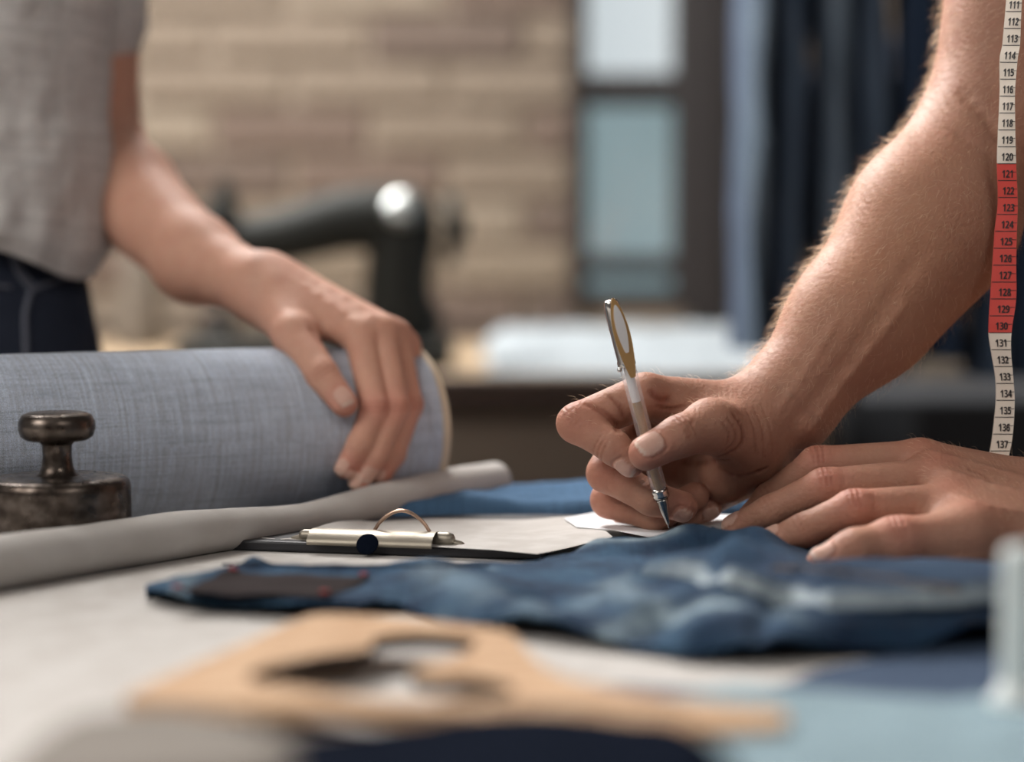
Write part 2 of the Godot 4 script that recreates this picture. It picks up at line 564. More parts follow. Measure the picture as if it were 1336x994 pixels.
# ---------------------------------------------------------------- bodies
class Sculpt:
	# bones (tapered capsules) joined by a smooth minimum and meshed as surface nets
	var A := PackedVector3Array()
	var AB := PackedVector3Array()
	var IL := PackedFloat32Array()
	var RA := PackedFloat32Array()
	var RD := PackedFloat32Array()
	var G := PackedInt32Array()
	var PROX := PackedInt32Array()
	var KG := PackedFloat32Array()     # how softly the bones of a group join
	var act := PackedInt32Array()
	var acd := []
	var fd := PackedFloat32Array()
	var fp := PackedFloat32Array()
	var groups := PackedInt32Array()
	var web := 0.007
	var grooves := []                  # [a, b, radius, depth]
	var nails := []                    # [centre, along, across, out, half length, half width]
	var blush := []                    # [centre, radius, colour, strength]
	var base := Color(0.45, 0.22, 0.15)
	var mottle := FastNoiseLite.new()

	func _init() -> void:
		for i in 12:
			KG.append(0.004)
			fd.append(0.0)
			fp.append(0.0)
		KG[0] = 0.016
		mottle.frequency = 45.0

	func bone(a: Vector3, b: Vector3, ra: float, rb: float, g := 0, prox := false) -> void:
		A.append(a); AB.append(b - a)
		IL.append(1.0 / maxf((b - a).length_squared(), 1e-12))
		RA.append(ra); RD.append(rb - ra); G.append(g); PROX.append(1 if prox else 0)

	func chain(pts: Array, radii: Array, g: int) -> void:
		for i in pts.size() - 1:
			bone(pts[i], pts[i + 1], radii[i], radii[i + 1], g, i == 0)

	func groove(a: Vector3, b: Vector3, r: float, depth: float) -> void:
		grooves.append([a, b, r, depth])

	func nail(tip: Vector3, along: Vector3, out: Vector3, r: float, half_len: float, half_wid: float) -> void:
		along = along.normalized()
		out = (out - along * out.dot(along)).normalized()
		nails.append([tip + out * r * 0.9, along, along.cross(out), out, half_len, half_wid])
		blush.append([tip + out * r * 0.4, 0.011, Color(0.56, 0.27, 0.21), 0.4])

	func whole() -> void:
		act.resize(0)
		for i in A.size(): act.append(i)
		groups = PackedInt32Array([1, 2, 3, 4, 5, 6, 7, 8, 9, 10, 11])

	func march(from: Vector3, dir: Vector3, most := 1.2) -> Vector3:
		# the first point of the skin along a ray
		var t := 0.0
		for i in 60:
			var d := dist(from + dir * t)
			if d < 0.0001 or t > most: break
			t += d * 0.9
		return from + dir * t

	func use(p: Vector3, reach: float) -> float:
		# keep only the bones and marks that matter within reach of p; the distance at p
		act.resize(0)
		for i in A.size(): act.append(i)
		acd = []
		groups = PackedInt32Array([1, 2, 3, 4, 5, 6, 7, 8, 9, 10, 11])
		var d := dist(p)
		if absf(d) > reach + 0.006: return d
		var keep := PackedInt32Array()
		var seen := {}
		for i in A.size():
			var t := clampf((p - A[i]).dot(AB[i]) * IL[i], 0.0, 1.0)
			if (p - A[i] - AB[i] * t).length() - (RA[i] + RD[i] * t) < maxf(d, 0.0) + reach * 2.0 + 0.016:
				keep.append(i)
				if G[i] > 0: seen[G[i]] = true
		act = keep
		groups = PackedInt32Array(seen.keys())
		for g in grooves:
			var ab: Vector3 = g[1] - g[0]
			var t := clampf((p - g[0]).dot(ab) / maxf(ab.length_squared(), 1e-12), 0.0, 1.0)
			if (p - g[0] - ab * t).length() < reach + g[2] * 2.2: acd.append(g)
		for k in nails:
			if p.distance_to(k[0]) < reach + 0.016: acd.append(k)
		return d

	func dist(p: Vector3) -> float:
		var palm := 1.0e3
		for g in groups:
			fd[g] = 1.0e3
			fp[g] = 1.0e3
		for i in act:
			var q := p - A[i]
			var ab := AB[i]
			var t := clampf(q.dot(ab) * IL[i], 0.0, 1.0)
			var d := (q - ab * t).length() - (RA[i] + RD[i] * t)
			var g := G[i]
			if g == 0:
				var h := KG[0] - absf(palm - d)
				palm = minf(palm, d)
				if h > 0.0: palm -= h * h * 0.25 / KG[0]
			else:
				var h := KG[g] - absf(fd[g] - d)
				fd[g] = minf(fd[g], d)
				if h > 0.0: fd[g] -= h * h * 0.25 / KG[g]
				if PROX[i] == 1: fp[g] = minf(fp[g], d)
		var all := palm
		for g in groups:
			var d := fp[g]
			var h := web - absf(palm - d)
			d = minf(palm, d)
			if h > 0.0: d -= h * h * 0.25 / web
			all = minf(all, d)
		for g in groups:
			var d := fd[g]
			var h := 0.0012 - absf(all - d)
			all = minf(all, d)
			if h > 0.0: all -= h * h * 0.25 / 0.0012
		return all

	func full(p: Vector3) -> float:
		var d := dist(p)
		for k in acd:
			if k.size() == 4:
				var ab: Vector3 = k[1] - k[0]
				var t := clampf((p - k[0]).dot(ab) / maxf(ab.length_squared(), 1e-12), 0.0, 1.0)
				var q: float = (p - k[0] - ab * t).length_squared() / (k[2] * k[2])
				if q < 5.0: d += k[3] * exp(-q)
			else:
				var w: Vector3 = p - k[0]
				var o: float = w.dot(k[3])
				if o > -0.004 and o < 0.006:
					var e := pow(absf(w.dot(k[1])) / k[4], 3.0) + pow(absf(w.dot(k[2])) / k[5], 3.0)
					if e < 1.0: d -= 0.0005 * (1.0 - smoothstep(0.75, 1.0, e))
					elif e < 2.6: d += 0.00045 * smoothstep(1.0, 1.3, e) * (1.0 - smoothstep(1.6, 2.6, e))
		return d

	func colour(p: Vector3) -> Color:
		var c := base
		for b in blush:
			var q: float = p.distance_squared_to(b[0]) / (b[1] * b[1])
			if q < 4.0: c = c.lerp(b[2], b[3] * exp(-q))
		var k := 1.0 + 0.10 * mottle.get_noise_3dv(p) + 0.07 * mottle.get_noise_3dv(p * 6.0)
		c = Color(c.r * (0.5 + 0.5 * k), c.g * k, c.b * k)
		for kn in acd:
			if kn.size() == 6:
				var w: Vector3 = p - kn[0]
				if w.dot(kn[3]) > -0.004:
					var e := pow(absf(w.dot(kn[1])) / kn[4], 3.0) + pow(absf(w.dot(kn[2])) / kn[5], 3.0)
					if e < 1.0:
						var tip: float = w.dot(kn[1]) / kn[4]
						c = base.lerp(Color(0.62, 0.40, 0.33), 0.75) if tip < 0.76 else base.lerp(Color(0.66, 0.52, 0.44), 0.85)
			elif kn[3] > 0.0 and kn[2] < 0.002:
				var ab: Vector3 = kn[1] - kn[0]
				var t := clampf((p - kn[0]).dot(ab) / maxf(ab.length_squared(), 1e-12), 0.0, 1.0)
				var q: float = (p - kn[0] - ab * t).length_squared() / (kn[2] * kn[2])
				if q < 3.0: c = c.lerp(Color(c.r * 0.72, c.g * 0.58, c.b * 0.55), exp(-q) * minf(1.0, kn[3] * 1200.0))
		return c

	func mesh(s: Soup, lo: Vector3, hi: Vector3, cell: float, within: Callable) -> void:
		var dim := Vector3i(((hi - lo) / cell).ceil()) + Vector3i(2, 2, 2)
		dim = Vector3i((dim.x + 15) / 16 * 16 + 1, (dim.y + 15) / 16 * 16 + 1, (dim.z + 15) / 16 * 16 + 1)
		var sx := 1
		var sy := dim.x
		var sz := dim.x * dim.y
		var val := PackedFloat32Array()
		val.resize(dim.x * dim.y * dim.z)
		val.fill(99.0)
		var id := PackedInt32Array()
		id.resize(dim.x * dim.y * dim.z)
		id.fill(-1)
		var blocks := []
		var half_big := cell * 8.0 * 1.7321
		var half := cell * 2.0 * 1.7321
		for bz in range(0, dim.z - 1, 16):
			for by in range(0, dim.y - 1, 16):
				for bx in range(0, dim.x - 1, 16):
					if absf(use(lo + Vector3(bx + 8, by + 8, bz + 8) * cell, half_big)) > half_big + 0.006: continue
					for cz in range(bz, bz + 16, 4):
						for cy in range(by, by + 16, 4):
							for cx in range(bx, bx + 16, 4):
								var p := lo + Vector3(cx + 2, cy + 2, cz + 2) * cell
								if absf(dist(p)) < half + 0.003: blocks.append(Vector3i(cx, cy, cz))
		var off := PackedInt32Array([0, sx, sy, sx + sy, sz, sx + sz, sy + sz, sx + sy + sz])
		for b in blocks:
			use(lo + Vector3(b.x + 2, b.y + 2, b.z + 2) * cell, half)
			for k in 5:
				for j in 5:
					for i in 5:
						var n: int = b.x + i + (b.y + j) * sy + (b.z + k) * sz
						if val[n] > 90.0: val[n] = full(lo + Vector3(b.x + i, b.y + j, b.z + k) * cell)
			for k in 4:
				for j in 4:
					for i in 4:
						var n: int = b.x + i + (b.y + j) * sy + (b.z + k) * sz
						var neg := 0
						for o in 8:
							if val[n + off[o]] < 0.0: neg += 1
						if neg == 0 or neg == 8: continue
						var sum := Vector3.ZERO
						var cnt := 0
						for o in 8:
							for ax in 3:
								if o & (1 << ax): continue
								var va := val[n + off[o]]
								var vb := val[n + off[o | (1 << ax)]]
								if (va < 0.0) == (vb < 0.0): continue
								var q := Vector3(o & 1, (o >> 1) & 1, (o >> 2) & 1)
								q[ax] += va / (va - vb)
								sum += q
								cnt += 1
						var p := lo + (Vector3(b.x + i, b.y + j, b.z + k) + sum / cnt) * cell
						if not within.call(p): continue
						var e := cell * 0.3
						var g := Vector3(1, -1, -1) * full(p + Vector3(e, -e, -e)) + Vector3(-1, -1, 1) * full(p + Vector3(-e, -e, e)) + Vector3(-1, 1, -1) * full(p + Vector3(-e, e, -e)) + Vector3(1, 1, 1) * full(p + Vector3(e, e, e))
						id[n] = s.add(p, g.normalized(), Vector2(p.x, p.y), colour(p))
		for b in blocks:
			for k in 4:
				for j in 4:
					for i in 4:
						var n: int = b.x + i + (b.y + j) * sy + (b.z + k) * sz
						if id[n] < 0: continue
						var neg := val[n] < 0.0
						if neg != (val[n + sx] < 0.0): quad(s, id, n, sy, sz)
						if neg != (val[n + sy] < 0.0): quad(s, id, n, sx, sz)
						if neg != (val[n + sz] < 0.0): quad(s, id, n, sx, sy)

	func quad(s: Soup, id: PackedInt32Array, n: int, u: int, v: int) -> void:
		if n - u - v < 0: return
		var a := id[n]
		var b := id[n - u]
		var c := id[n - u - v]
		var d := id[n - v]
		if a >= 0 and b >= 0 and c >= 0 and d >= 0: s.quad(a, b, c, d)

func joint_lines(k: Sculpt, p: Vector3, along: Vector3, out: Vector3, r: float, depth := 0.0005) -> void:
	# the creases over the back of a finger joint, laid round its surface
	along = along.normalized()
	out = (out - along * out.dot(along)).normalized()
	var side := along.cross(out)
	for i in 3:
		var c := p + along * (i - 1) * 0.0027
		var last := Vector3.ZERO
		for j in 6:
			var w := -0.9 + j * 0.36
			var dir := (out * cos(w) + side * sin(w)).normalized()
			var q := k.march(c + dir * r * 1.7 + along * (0.0005 * cos(w * 2.0) * (i - 1)), -dir, 0.02)
			if j > 0: k.groove(last, q, 0.0009, depth * (1.0 if i == 1 else 0.7))
			last = q

func skin_line(k: Sculpt, pts: Array, r: float, depth: float) -> void:
	# a crease (or, with a negative depth, a vein or tendon) where a line of sight meets the skin
	var eye := Vector3(0, EYE, 0)
	var last := Vector3.ZERO
	var line := smooth_line(pts, 3) if pts.size() > 2 else [pts[0], (pts[0] + pts[1]) * 0.5, pts[1]]
	for i in line.size():
		var dir := (at(line[i].x, line[i].y, 1.0) - eye).normalized()
		var q := k.march(eye + dir * 0.95, dir)
		if i > 0 and q.distance_to(last) < 0.06: k.groove(last, q, r, depth)
		last = q

func man_sculpt(which: int) -> Sculpt:
	# which: 0 the writing arm, 1 the other arm, 2 both; each with the trunk
	var k := Sculpt.new()
	k.base = Color(0.385, 0.200, 0.138)
	# --- right arm and writing hand
	if which != 1:
		var sh := Vector3(0.40, 1.34, -1.32)
		var el := at(1302, 165, 1.285)
		k.bone(sh, at(1345, -60, 1.30), 0.060, 0.050)
		k.bone(at(1345, -60, 1.30), el, 0.050, 0.044)
		k.bone(el, at(1208, 292, 1.262), 0.046, 0.0475)
		k.bone(at(1240, 300, 1.262), at(1150, 405, 1.25), 0.040, 0.036)
		k.bone(at(1208, 292, 1.262), at(1112, 420, 1.242), 0.0475, 0.038)
		k.bone(at(1112, 420, 1.242), at(1022, 530, 1.228), 0.038, 0.0285)
		k.bone(at(1022, 530, 1.228), at(990, 552, 1.225), 0.0285, 0.0235)
		# palm of the writing hand
		k.bone(at(985, 540, 1.218), at(845, 518, 1.205), 0.0185, 0.0135)
		k.bone(at(985, 550, 1.236), at(826, 545, 1.235), 0.020, 0.0135)
		k.bone(at(990, 568, 1.246), at(824, 582, 1.25), 0.020, 0.0125)
		k.bone(at(995, 588, 1.25), at(832, 622, 1.252), 0.019, 0.012)
		k.bone(at(970, 568, 1.20), at(925, 556, 1.178), 0.0195, 0.0150)
		k.bone(at(980, 597, 1.215), at(945, 622, 1.22), 0.0175, 0.0160)
		k.bone(at(985, 600, 1.235), at(930, 638, 1.245), 0.017, 0.0145)
		k.chain([at(930, 555, 1.178), at(887, 569, 1.160), at(843, 591, 1.152)], [0.0148, 0.0118, 0.0102], 1)
		k.chain([at(840, 517, 1.20), at(753, 552, 1.185), at(800, 583, 1.173), at(823, 605, 1.170)], [0.0132, 0.0115, 0.0098, 0.0080], 2)
		k.chain([at(824, 548, 1.235), at(791, 617, 1.20), at(850, 650, 1.187), at(890, 661, 1.190)], [0.0128, 0.0112, 0.0098, 0.0092], 3)
		k.chain([at(824, 588, 1.25), at(795, 652, 1.222), at(856, 674, 1.207), at(907, 647, 1.210)], [0.0122, 0.0108, 0.0092, 0.0085], 4)
		k.chain([at(832, 624, 1.252), at(822, 676, 1.24), at(872, 680, 1.228), at(925, 662, 1.221)], [0.0112, 0.0092, 0.0085, 0.0080], 5)
		k.nail(at(846, 588, 1.152), at(843, 591, 1.152) - at(887, 569, 1.160), Vector3(0.12, 0.62, 0.78), 0.0102, 0.0078, 0.0070)
		k.nail(at(822, 606, 1.170), at(823, 605, 1.170) - at(800, 583, 1.173), Vector3(-0.45, -0.45, 0.8), 0.0080, 0.0062, 0.0052)
		k.nail(at(887, 661, 1.190), at(888, 660, 1.194) - at(850, 650, 1.187), Vector3(-0.3, -0.45, 0.85), 0.0092, 0.0060, 0.0056)
		k.nail(at(922, 662, 1.221), Vector3(1, 0.3, -0.2), Vector3(0.2, -0.5, 0.85), 0.0074, 0.0050, 0.0046)
		# folds of the palm, the thenar crease and the wrist
		# veins and tendons of the forearm and the back of the hand
		for q in [[845, 590, 1.145, 0.014], [755, 552, 1.18, 0.016], [888, 662, 1.185, 0.011], [905, 650, 1.21, 0.010], [790, 620, 1.19, 0.014], [796, 655, 1.215, 0.013]]:
			k.blush.append([at(q[0], q[1], q[2]), q[3], Color(0.47, 0.185, 0.13), 0.55])
		k.blush.append([at(862, 518, 1.185), 0.010, Color(0.33, 0.15, 0.12), 0.45])
		k.blush.append([at(1160, 330, 1.22), 0.07, Color(0.44, 0.22, 0.13), 0.6])
	# --- left arm and the hand that holds the cloth
	if which != 0:
		var ls := Vector3(0.52, 1.33, -0.98)
		var le := Vector3(0.62, 0.965, -1.12)
		k.bone(ls, le, 0.058, 0.045)
		k.bone(le, Vector3(0.47, 0.875, -1.14), 0.045, 0.044)
		k.bone(Vector3(0.47, 0.875, -1.14), at(1420, 672, 1.15), 0.044, 0.030)
		k.bone(at(1410, 652, 1.165), at(1370, 650, 1.168), 0.022, 0.018)
		k.bone(at(1410, 700, 1.13), at(1370, 700, 1.13), 0.021, 0.018)
		k.bone(at(1390, 655, 1.175), at(1200, 602, 1.19), 0.0175, 0.0125)
		k.bone(at(1390, 664, 1.165), at(1222, 625, 1.168), 0.0185, 0.0125)
		k.bone(at(1395, 682, 1.15), at(1240, 658, 1.14), 0.0185, 0.012)
		k.bone(at(1395, 700, 1.135), at(1262, 690, 1.104), 0.0185, 0.0135)
		k.bone(at(1395, 716, 1.125), at(1250, 722, 1.10), 0.019, 0.0125)
		k.bone(at(1262, 716, 1.102), at(1165, 722, 1.090), 0.0130, 0.0095, 10, true)
		k.bone(at(1165, 722, 1.090), at(1120, 724, 1.084), 0.0095, 0.0085, 10)
		k.KG[10] = 0.009
		k.bone(at(1330, 690, 1.14), at(1230, 690, 1.13), 0.019, 0.014)
		k.chain([at(1320, 655, 1.19), at(1240, 668, 1.22), at(1175, 680, 1.235), at(1120, 688, 1.235)], [0.017, 0.013, 0.011, 0.009], 6)
		k.chain([at(1200, 602, 1.19), at(1066, 607, 1.195), at(1005, 650, 1.205), at(966, 690, 1.21)], [0.0125, 0.0110, 0.0094, 0.0080], 7)
		k.chain([at(1222, 626, 1.168), at(1076, 637, 1.165), at(1005, 668, 1.175), at(958, 689, 1.185)], [0.0125, 0.0114, 0.0096, 0.0078], 8)
		k.chain([at(1240, 659, 1.14), at(1113, 665, 1.13), at(1048, 692, 1.135), at(1006, 706, 1.14)], [0.0122, 0.0110, 0.0093, 0.0077], 9)
		k.chain([at(1262, 697, 1.100), at(1170, 706, 1.092), at(1114, 719, 1.082), at(1070, 732, 1.078)], [0.0128, 0.0122, 0.0102, 0.0074], 10)
		for q in [[7, 966, 690, 1.21, 1005, 650, 1.205], [8, 960, 688, 1.185, 1005, 668, 1.175], [9, 1008, 705, 1.14, 1048, 692, 1.135], [10, 1073, 732, 1.078, 1114, 722, 1.082]]:
			var t := at(q[1], q[2], q[3])
			k.nail(t, t - at(q[4], q[5], q[6]), Vector3(-0.1, 0.9, 0.45), [0.0080, 0.0078, 0.0077, 0.0070][q[0] - 7], 0.0066, [0.0056, 0.0058, 0.0056, 0.0049][q[0] - 7])
		for q in [[1066, 607, 1.195, 0.0110], [1076, 637, 1.165, 0.0114], [1113, 665, 1.13, 0.0110], [1170, 706, 1.092, 0.0122]]:
			var c := at(q[0], q[1], q[2])
			k.bone(c + Vector3(0, 0.0018, 0.001), c + Vector3(0.004, 0.0018, 0.001), q[3] * 0.93, q[3] * 0.93, 11)
			k.blush.append([c + Vector3(0, 0.006, 0.006), 0.013, Color(0.48, 0.185, 0.135), 0.6])
		for q in [[1200, 602, 1.19], [1222, 622, 1.168], [1240, 655, 1.14], [1262, 690, 1.112]]:
			var a := at(q[0], q[1], q[2]) + Vector3(0, 0.010, 0.007)
			k.blush.append([a, 0.013, Color(0.47, 0.185, 0.13), 0.45])
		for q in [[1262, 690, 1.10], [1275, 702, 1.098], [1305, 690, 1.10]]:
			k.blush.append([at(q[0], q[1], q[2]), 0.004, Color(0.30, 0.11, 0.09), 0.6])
	# chest and neck, inside the shirt
	k.bone(Vector3(0.47, 1.33, -1.16), Vector3(0.72, 0.98, -1.16), 0.10, 0.10)
	k.bone(Vector3(0.44, 1.35, -1.25), Vector3(0.48, 1.34, -1.06), 0.07, 0.07)
	k.bone(Vector3(0.44, 1.36, -1.15), Vector3(0.37, 1.47, -1.15), 0.060, 0.056)
	# filled between the long bones, so that the back of the hand is one surface
	if which != 0:
		k.bone(at(1330, 650, 1.168), at(1225, 615, 1.178), 0.016, 0.010)
		k.bone(at(1330, 668, 1.155), at(1245, 642, 1.152), 0.016, 0.010)
		k.bone(at(1330, 690, 1.135), at(1262, 676, 1.125), 0.017, 0.011)
		k.bone(at(1262, 700, 1.108), at(1195, 712, 1.096), 0.0125, 0.0100)
	k.whole()
	if which == 1:
		for q in [[1066, 607, 1.195, 0.0110], [1076, 637, 1.165, 0.0114], [1113, 665, 1.13, 0.0110], [1170, 706, 1.092, 0.0122]]:
			joint_lines(k, at(q[0], q[1], q[2]) + Vector3(0, 0.0018, 0.001), Vector3(-1, -0.15, 0), Vector3(-0.1, 0.85, 0.5), q[3], 0.00055)
		for q in [[1005, 650, 1.205, 0.0094], [1005, 668, 1.175, 0.0096], [1048, 692, 1.135, 0.0093], [1114, 722, 1.082, 0.0086]]:
			joint_lines(k, at(q[0], q[1], q[2]), Vector3(-0.85, -0.5, 0), Vector3(-0.2, 0.85, 0.45), q[3], 0.00035)
	if which == 0:
		joint_lines(k, at(887, 569, 1.160), at(843, 591, 1.152) - at(925, 556, 1.175), Vector3(0.1, 0.8, 0.6), 0.0118, 0.0006)
		joint_lines(k, at(793, 580, 1.174), at(800, 583, 1.173) - at(753, 552, 1.185), Vector3(-0.3, -0.5, 0.8), 0.0100, 0.0005)
		joint_lines(k, at(755, 551, 1.185), Vector3(-0.6, -0.6, 0), Vector3(-0.7, 0.5, 0.5), 0.0115, 0.0004)
		# writing hand: folds of the palm, the web, the thenar crease and the wrist
		skin_line(k, [Vector2(957, 540), Vector2(968, 558), Vector2(968, 578), Vector2(955, 590), Vector2(935, 597)], 0.0013, 0.0008)
		skin_line(k, [Vector2(950, 546), Vector2(959, 562), Vector2(958, 577), Vector2(948, 587)], 0.0009, 0.0004)
		skin_line(k, [Vector2(943, 552), Vector2(951, 566), Vector2(949, 579)], 0.0008, 0.0004)
		skin_line(k, [Vector2(974, 534), Vector2(984, 560), Vector2(986, 590)], 0.0010, 0.0003)
		skin_line(k, [Vector2(984, 532), Vector2(995, 560), Vector2(997, 596)], 0.0010, 0.0003)
		skin_line(k, [Vector2(994, 530), Vector2(1005, 556), Vector2(1008, 590)], 0.0010, 0.00025)
		skin_line(k, [Vector2(765, 527), Vector2(785, 537), Vector2(800, 550), Vector2(806, 562)], 0.0015, 0.0013)
		skin_line(k, [Vector2(795, 516), Vector2(808, 530), Vector2(814, 545)], 0.0012, 0.0009)
		skin_line(k, [Vector2(850, 510), Vector2(862, 522), Vector2(872, 520)], 0.0018, 0.0008)
		skin_line(k, [Vector2(858, 530), Vector2(875, 534), Vector2(892, 530)], 0.0012, 0.0006)
		skin_line(k, [Vector2(893, 603), Vector2(920, 603), Vector2(950, 600)], 0.0018, 0.0009)
		skin_line(k, [Vector2(940, 612), Vector2(965, 622), Vector2(1000, 612)], 0.0015, 0.0006)
		skin_line(k, [Vector2(905, 548), Vector2(898, 560), Vector2(900, 572)], 0.0010, 0.0005)
		# veins and tendons of the forearm
		skin_line(k, [Vector2(1090, 420), Vector2(1060, 470), Vector2(1020, 530)], 0.0028, -0.0007)
		skin_line(k, [Vector2(1200, 330), Vector2(1140, 420), Vector2(1080, 500), Vector2(1040, 550)], 0.0060, 0.0010)
		skin_line(k, [Vector2(1180, 400), Vector2(1110, 490), Vector2(1060, 560)], 0.0032, -0.0008)
		skin_line(k, [Vector2(1255, 120), Vector2(1285, 150), Vector2(1310, 190)], 0.0035, 0.0013)
		skin_line(k, [Vector2(1250, 175), Vector2(1280, 195), Vector2(1310, 212)], 0.0025, 0.0007)
	if which == 1:
		# flat hand: webs between the fingers, tendons, small scars
		skin_line(k, [Vector2(1210, 588), Vector2(1270, 604), Vector2(1334, 622)], 0.0028, -0.0005)
		skin_line(k, [Vector2(1228, 612), Vector2(1280, 628), Vector2(1334, 642)], 0.0028, -0.0006)
		skin_line(k, [Vector2(1245, 645), Vector2(1290, 660), Vector2(1334, 668)], 0.0028, -0.0005)
		skin_line(k, [Vector2(1264, 612), Vector2(1282, 618), Vector2(1298, 632)], 0.0014, 0.0004)
	return k

func arm_hair(s: Soup, from: Soup, along: Array, count: int, rng: RandomNumberGenerator, length: float, keep: Callable) -> void:
	# fine hairs rooted all over a piece of skin, lying towards the wrist
	var n := from.ix.size() / 3
	var made := 0
	var tries := 0
	while made < count and tries < count * 30:
		tries += 1
		var t := rng.randi_range(0, n - 1) * 3
		var w1 := rng.randf()
		var w2 := rng.randf() * (1.0 - w1)
		var a := from.ix[t]
		var b := from.ix[t + 1]
		var c := from.ix[t + 2]
		var p := from.v[a] * (1.0 - w1 - w2) + from.v[b] * w1 + from.v[c] * w2
		var nn := (from.n[a] + from.n[b] + from.n[c]).normalized()
		if rng.randf() > keep.call(p, nn): continue
		made += 1
		var lie: Vector3 = (along[1] - along[0]).normalized()
		lie = (lie - nn * lie.dot(nn) + Vector3(rng.randfn(), rng.randfn(), rng.randfn()) * 0.35).normalized()
		var l := length * rng.randf_range(0.5, 1.25)
		var p1 := p + (lie * 0.7 + nn * 0.75) * l * 0.5
		var p2 := p1 + (lie * 0.95 + nn * rng.randf_range(0.0, 0.35)) * l * 0.5
		var side := lie.cross(nn).normalized() * 0.00006
		var sid := nn * 0.00006
		for e in [side, sid]:
			var k := s.v.size()
			s.add(p - e, nn); s.add(p + e, nn); s.add(p1 + e * 0.8, nn); s.add(p1 - e * 0.8, nn); s.add(p2, nn)
			s.quad(k, k + 1, k + 2, k + 3)
			s.tri(k + 3, k + 2, k + 4)

func build_man() -> void:
	var who := thing("person", "man with bare hairy forearm writing with a gold pen, other hand pressed on denim", "person", Vector3.ZERO)
	var kr := man_sculpt(0)
	var kl := man_sculpt(1)
	var both := man_sculpt(2)
	var s := Soup.new()
	s.colored = true
	# fine grids for the hands, a coarser one for the forearm, the coarsest for the rest
	var cut := at(1022, 530, 1.228)
	var axis_r := (at(1208, 292, 1.262) - cut).normalized()
	kr.mesh(s, Vector3(0.015, 0.795, -1.290), Vector3(0.200, 0.945, -1.125), 0.00135, func(p: Vector3) -> bool: return (p - cut).dot(axis_r) < 0.0015)
	kl.mesh(s, Vector3(0.115, 0.790, -1.275), Vector3(0.335, 0.895, -1.035), 0.00140, func(p: Vector3) -> bool: return p.x < 0.3295)
	var s2 := Soup.new()
	s2.colored = true
	kr.mesh(s2, Vector3(0.090, 0.80, -1.37), Vector3(0.385, 1.19, -1.15), 0.0028, func(p: Vector3) -> bool: return (p - cut).dot(axis_r) > -0.0045 and p.y < 1.17 and p.x < 0.38)
	both.mesh(s, Vector3(0.30, 0.78, -1.42), Vector3(0.86, 1.56, -0.88), 0.008, func(p: Vector3) -> bool: return (whose(p) == 1 and p.x > 0.315) or (whose(p) == 0 and (p.y > 1.153 or p.x > 0.365)))
	var rng := RandomNumberGenerator.new()
	rng.seed = 5
	var h := Soup.new()
	var wrist := at(1000, 540, 1.22)
	arm_hair(h, s2, [at(1250, 210, 1.27), wrist], 7000, rng, 0.0092, func(p: Vector3, nn: Vector3) -> float: return 0.25 + 0.75 * clampf(nn.dot(Vector3(-0.75, 0.55, -0.1)) + 0.25, 0.0, 1.0))
	arm_hair(h, s, [wrist, at(800, 560, 1.2)], 260, rng, 0.006, func(p: Vector3, nn: Vector3) -> float: return 1.0 if p.y > 0.86 and p.x < 0.20 and nn.y > 0.3 else 0.0)
	arm_hair(h, s, [Vector3(0.33, 0.86, -1.15), at(1100, 640, 1.17)], 320, rng, 0.006, func(p: Vector3, nn: Vector3) -> float: return 1.0 if p.x > 0.235 and p.x < 0.36 and nn.y > 0.45 and p.y < 0.9 else 0.0)
	# one skin: the forearm joins the rest
	var k0 := s.v.size()
	s.v.append_array(s2.v); s.n.append_array(s2.n); s.uv.append_array(s2.uv); s.c.append_array(s2.c)
	for i in s2.ix: s.ix.append(i + k0)
	put("body", s.done(), M.skin, who)
	var hair := put("arm_hair", h.done(), M.hair, who)
	tag(hair, "fine light brown hair on the forearm and hands", "", "", "stuff")
	# dark shirt beyond the frame
	var sh := Soup.new()
	var axis := [Vector3(0.415, 1.40, -1.15), Vector3(0.45, 1.36, -1.15), Vector3(0.54, 1.25, -1.16), Vector3(0.64, 1.10, -1.16), Vector3(0.75, 0.94, -1.16), Vector3(0.80, 0.86, -1.16)]
	var half := [0.075, 0.17, 0.205, 0.19, 0.18, 0.18]
	var thick := [0.07, 0.10, 0.12, 0.125, 0.12, 0.12]
	add_sheet(sh, 40, 20, func(u: float, v: float) -> Vector3:
		var f := v * 4.999
		var i := int(f)
		var c: Vector3 = axis[i].lerp(axis[i + 1], f - i)
		var hw := lerpf(half[i], half[i + 1], f - i)
		var th := lerpf(thick[i], thick[i + 1], f - i)
		var w := u * TAU
		var fold := 1.0 + 0.02 * sin(w * 5.0 + v * 9.0)
		return c + Vector3(0, 0, 1) * cos(w) * hw * fold + Vector3(0.8, 0.6, 0) * sin(w) * th * fold, 8.0, 8.0)
	for q in [[Vector3(0.44, 1.355, -1.26), Vector3(0.385, 1.325, -1.325), Vector3(0.376, 1.25, -1.315)], [Vector3(0.49, 1.345, -1.04), Vector3(0.525, 1.32, -0.97), Vector3(0.55, 1.22, -1.01)]]:
		add_tube(sh, smooth_line(q, 6), 0.074, 20)
	put("shirt", sh.done(), M.dark_shirt, who)
	var tr_ := Soup.new()
	add_tube(tr_, smooth_line([Vector3(0.78, 0.90, -1.16), Vector3(0.86, 0.80, -1.16), Vector3(0.87, 0.70, -1.16)], 5), 0.155, 28)
	for z in [-1.26, -1.06]:
		add_tube(tr_, smooth_line([Vector3(0.87, 0.72, z), Vector3(0.86, 0.40, z), Vector3(0.88, 0.05, z)], 6), 0.085, 20)
	put("trousers", tr_.done(), M.dark_denim, who)

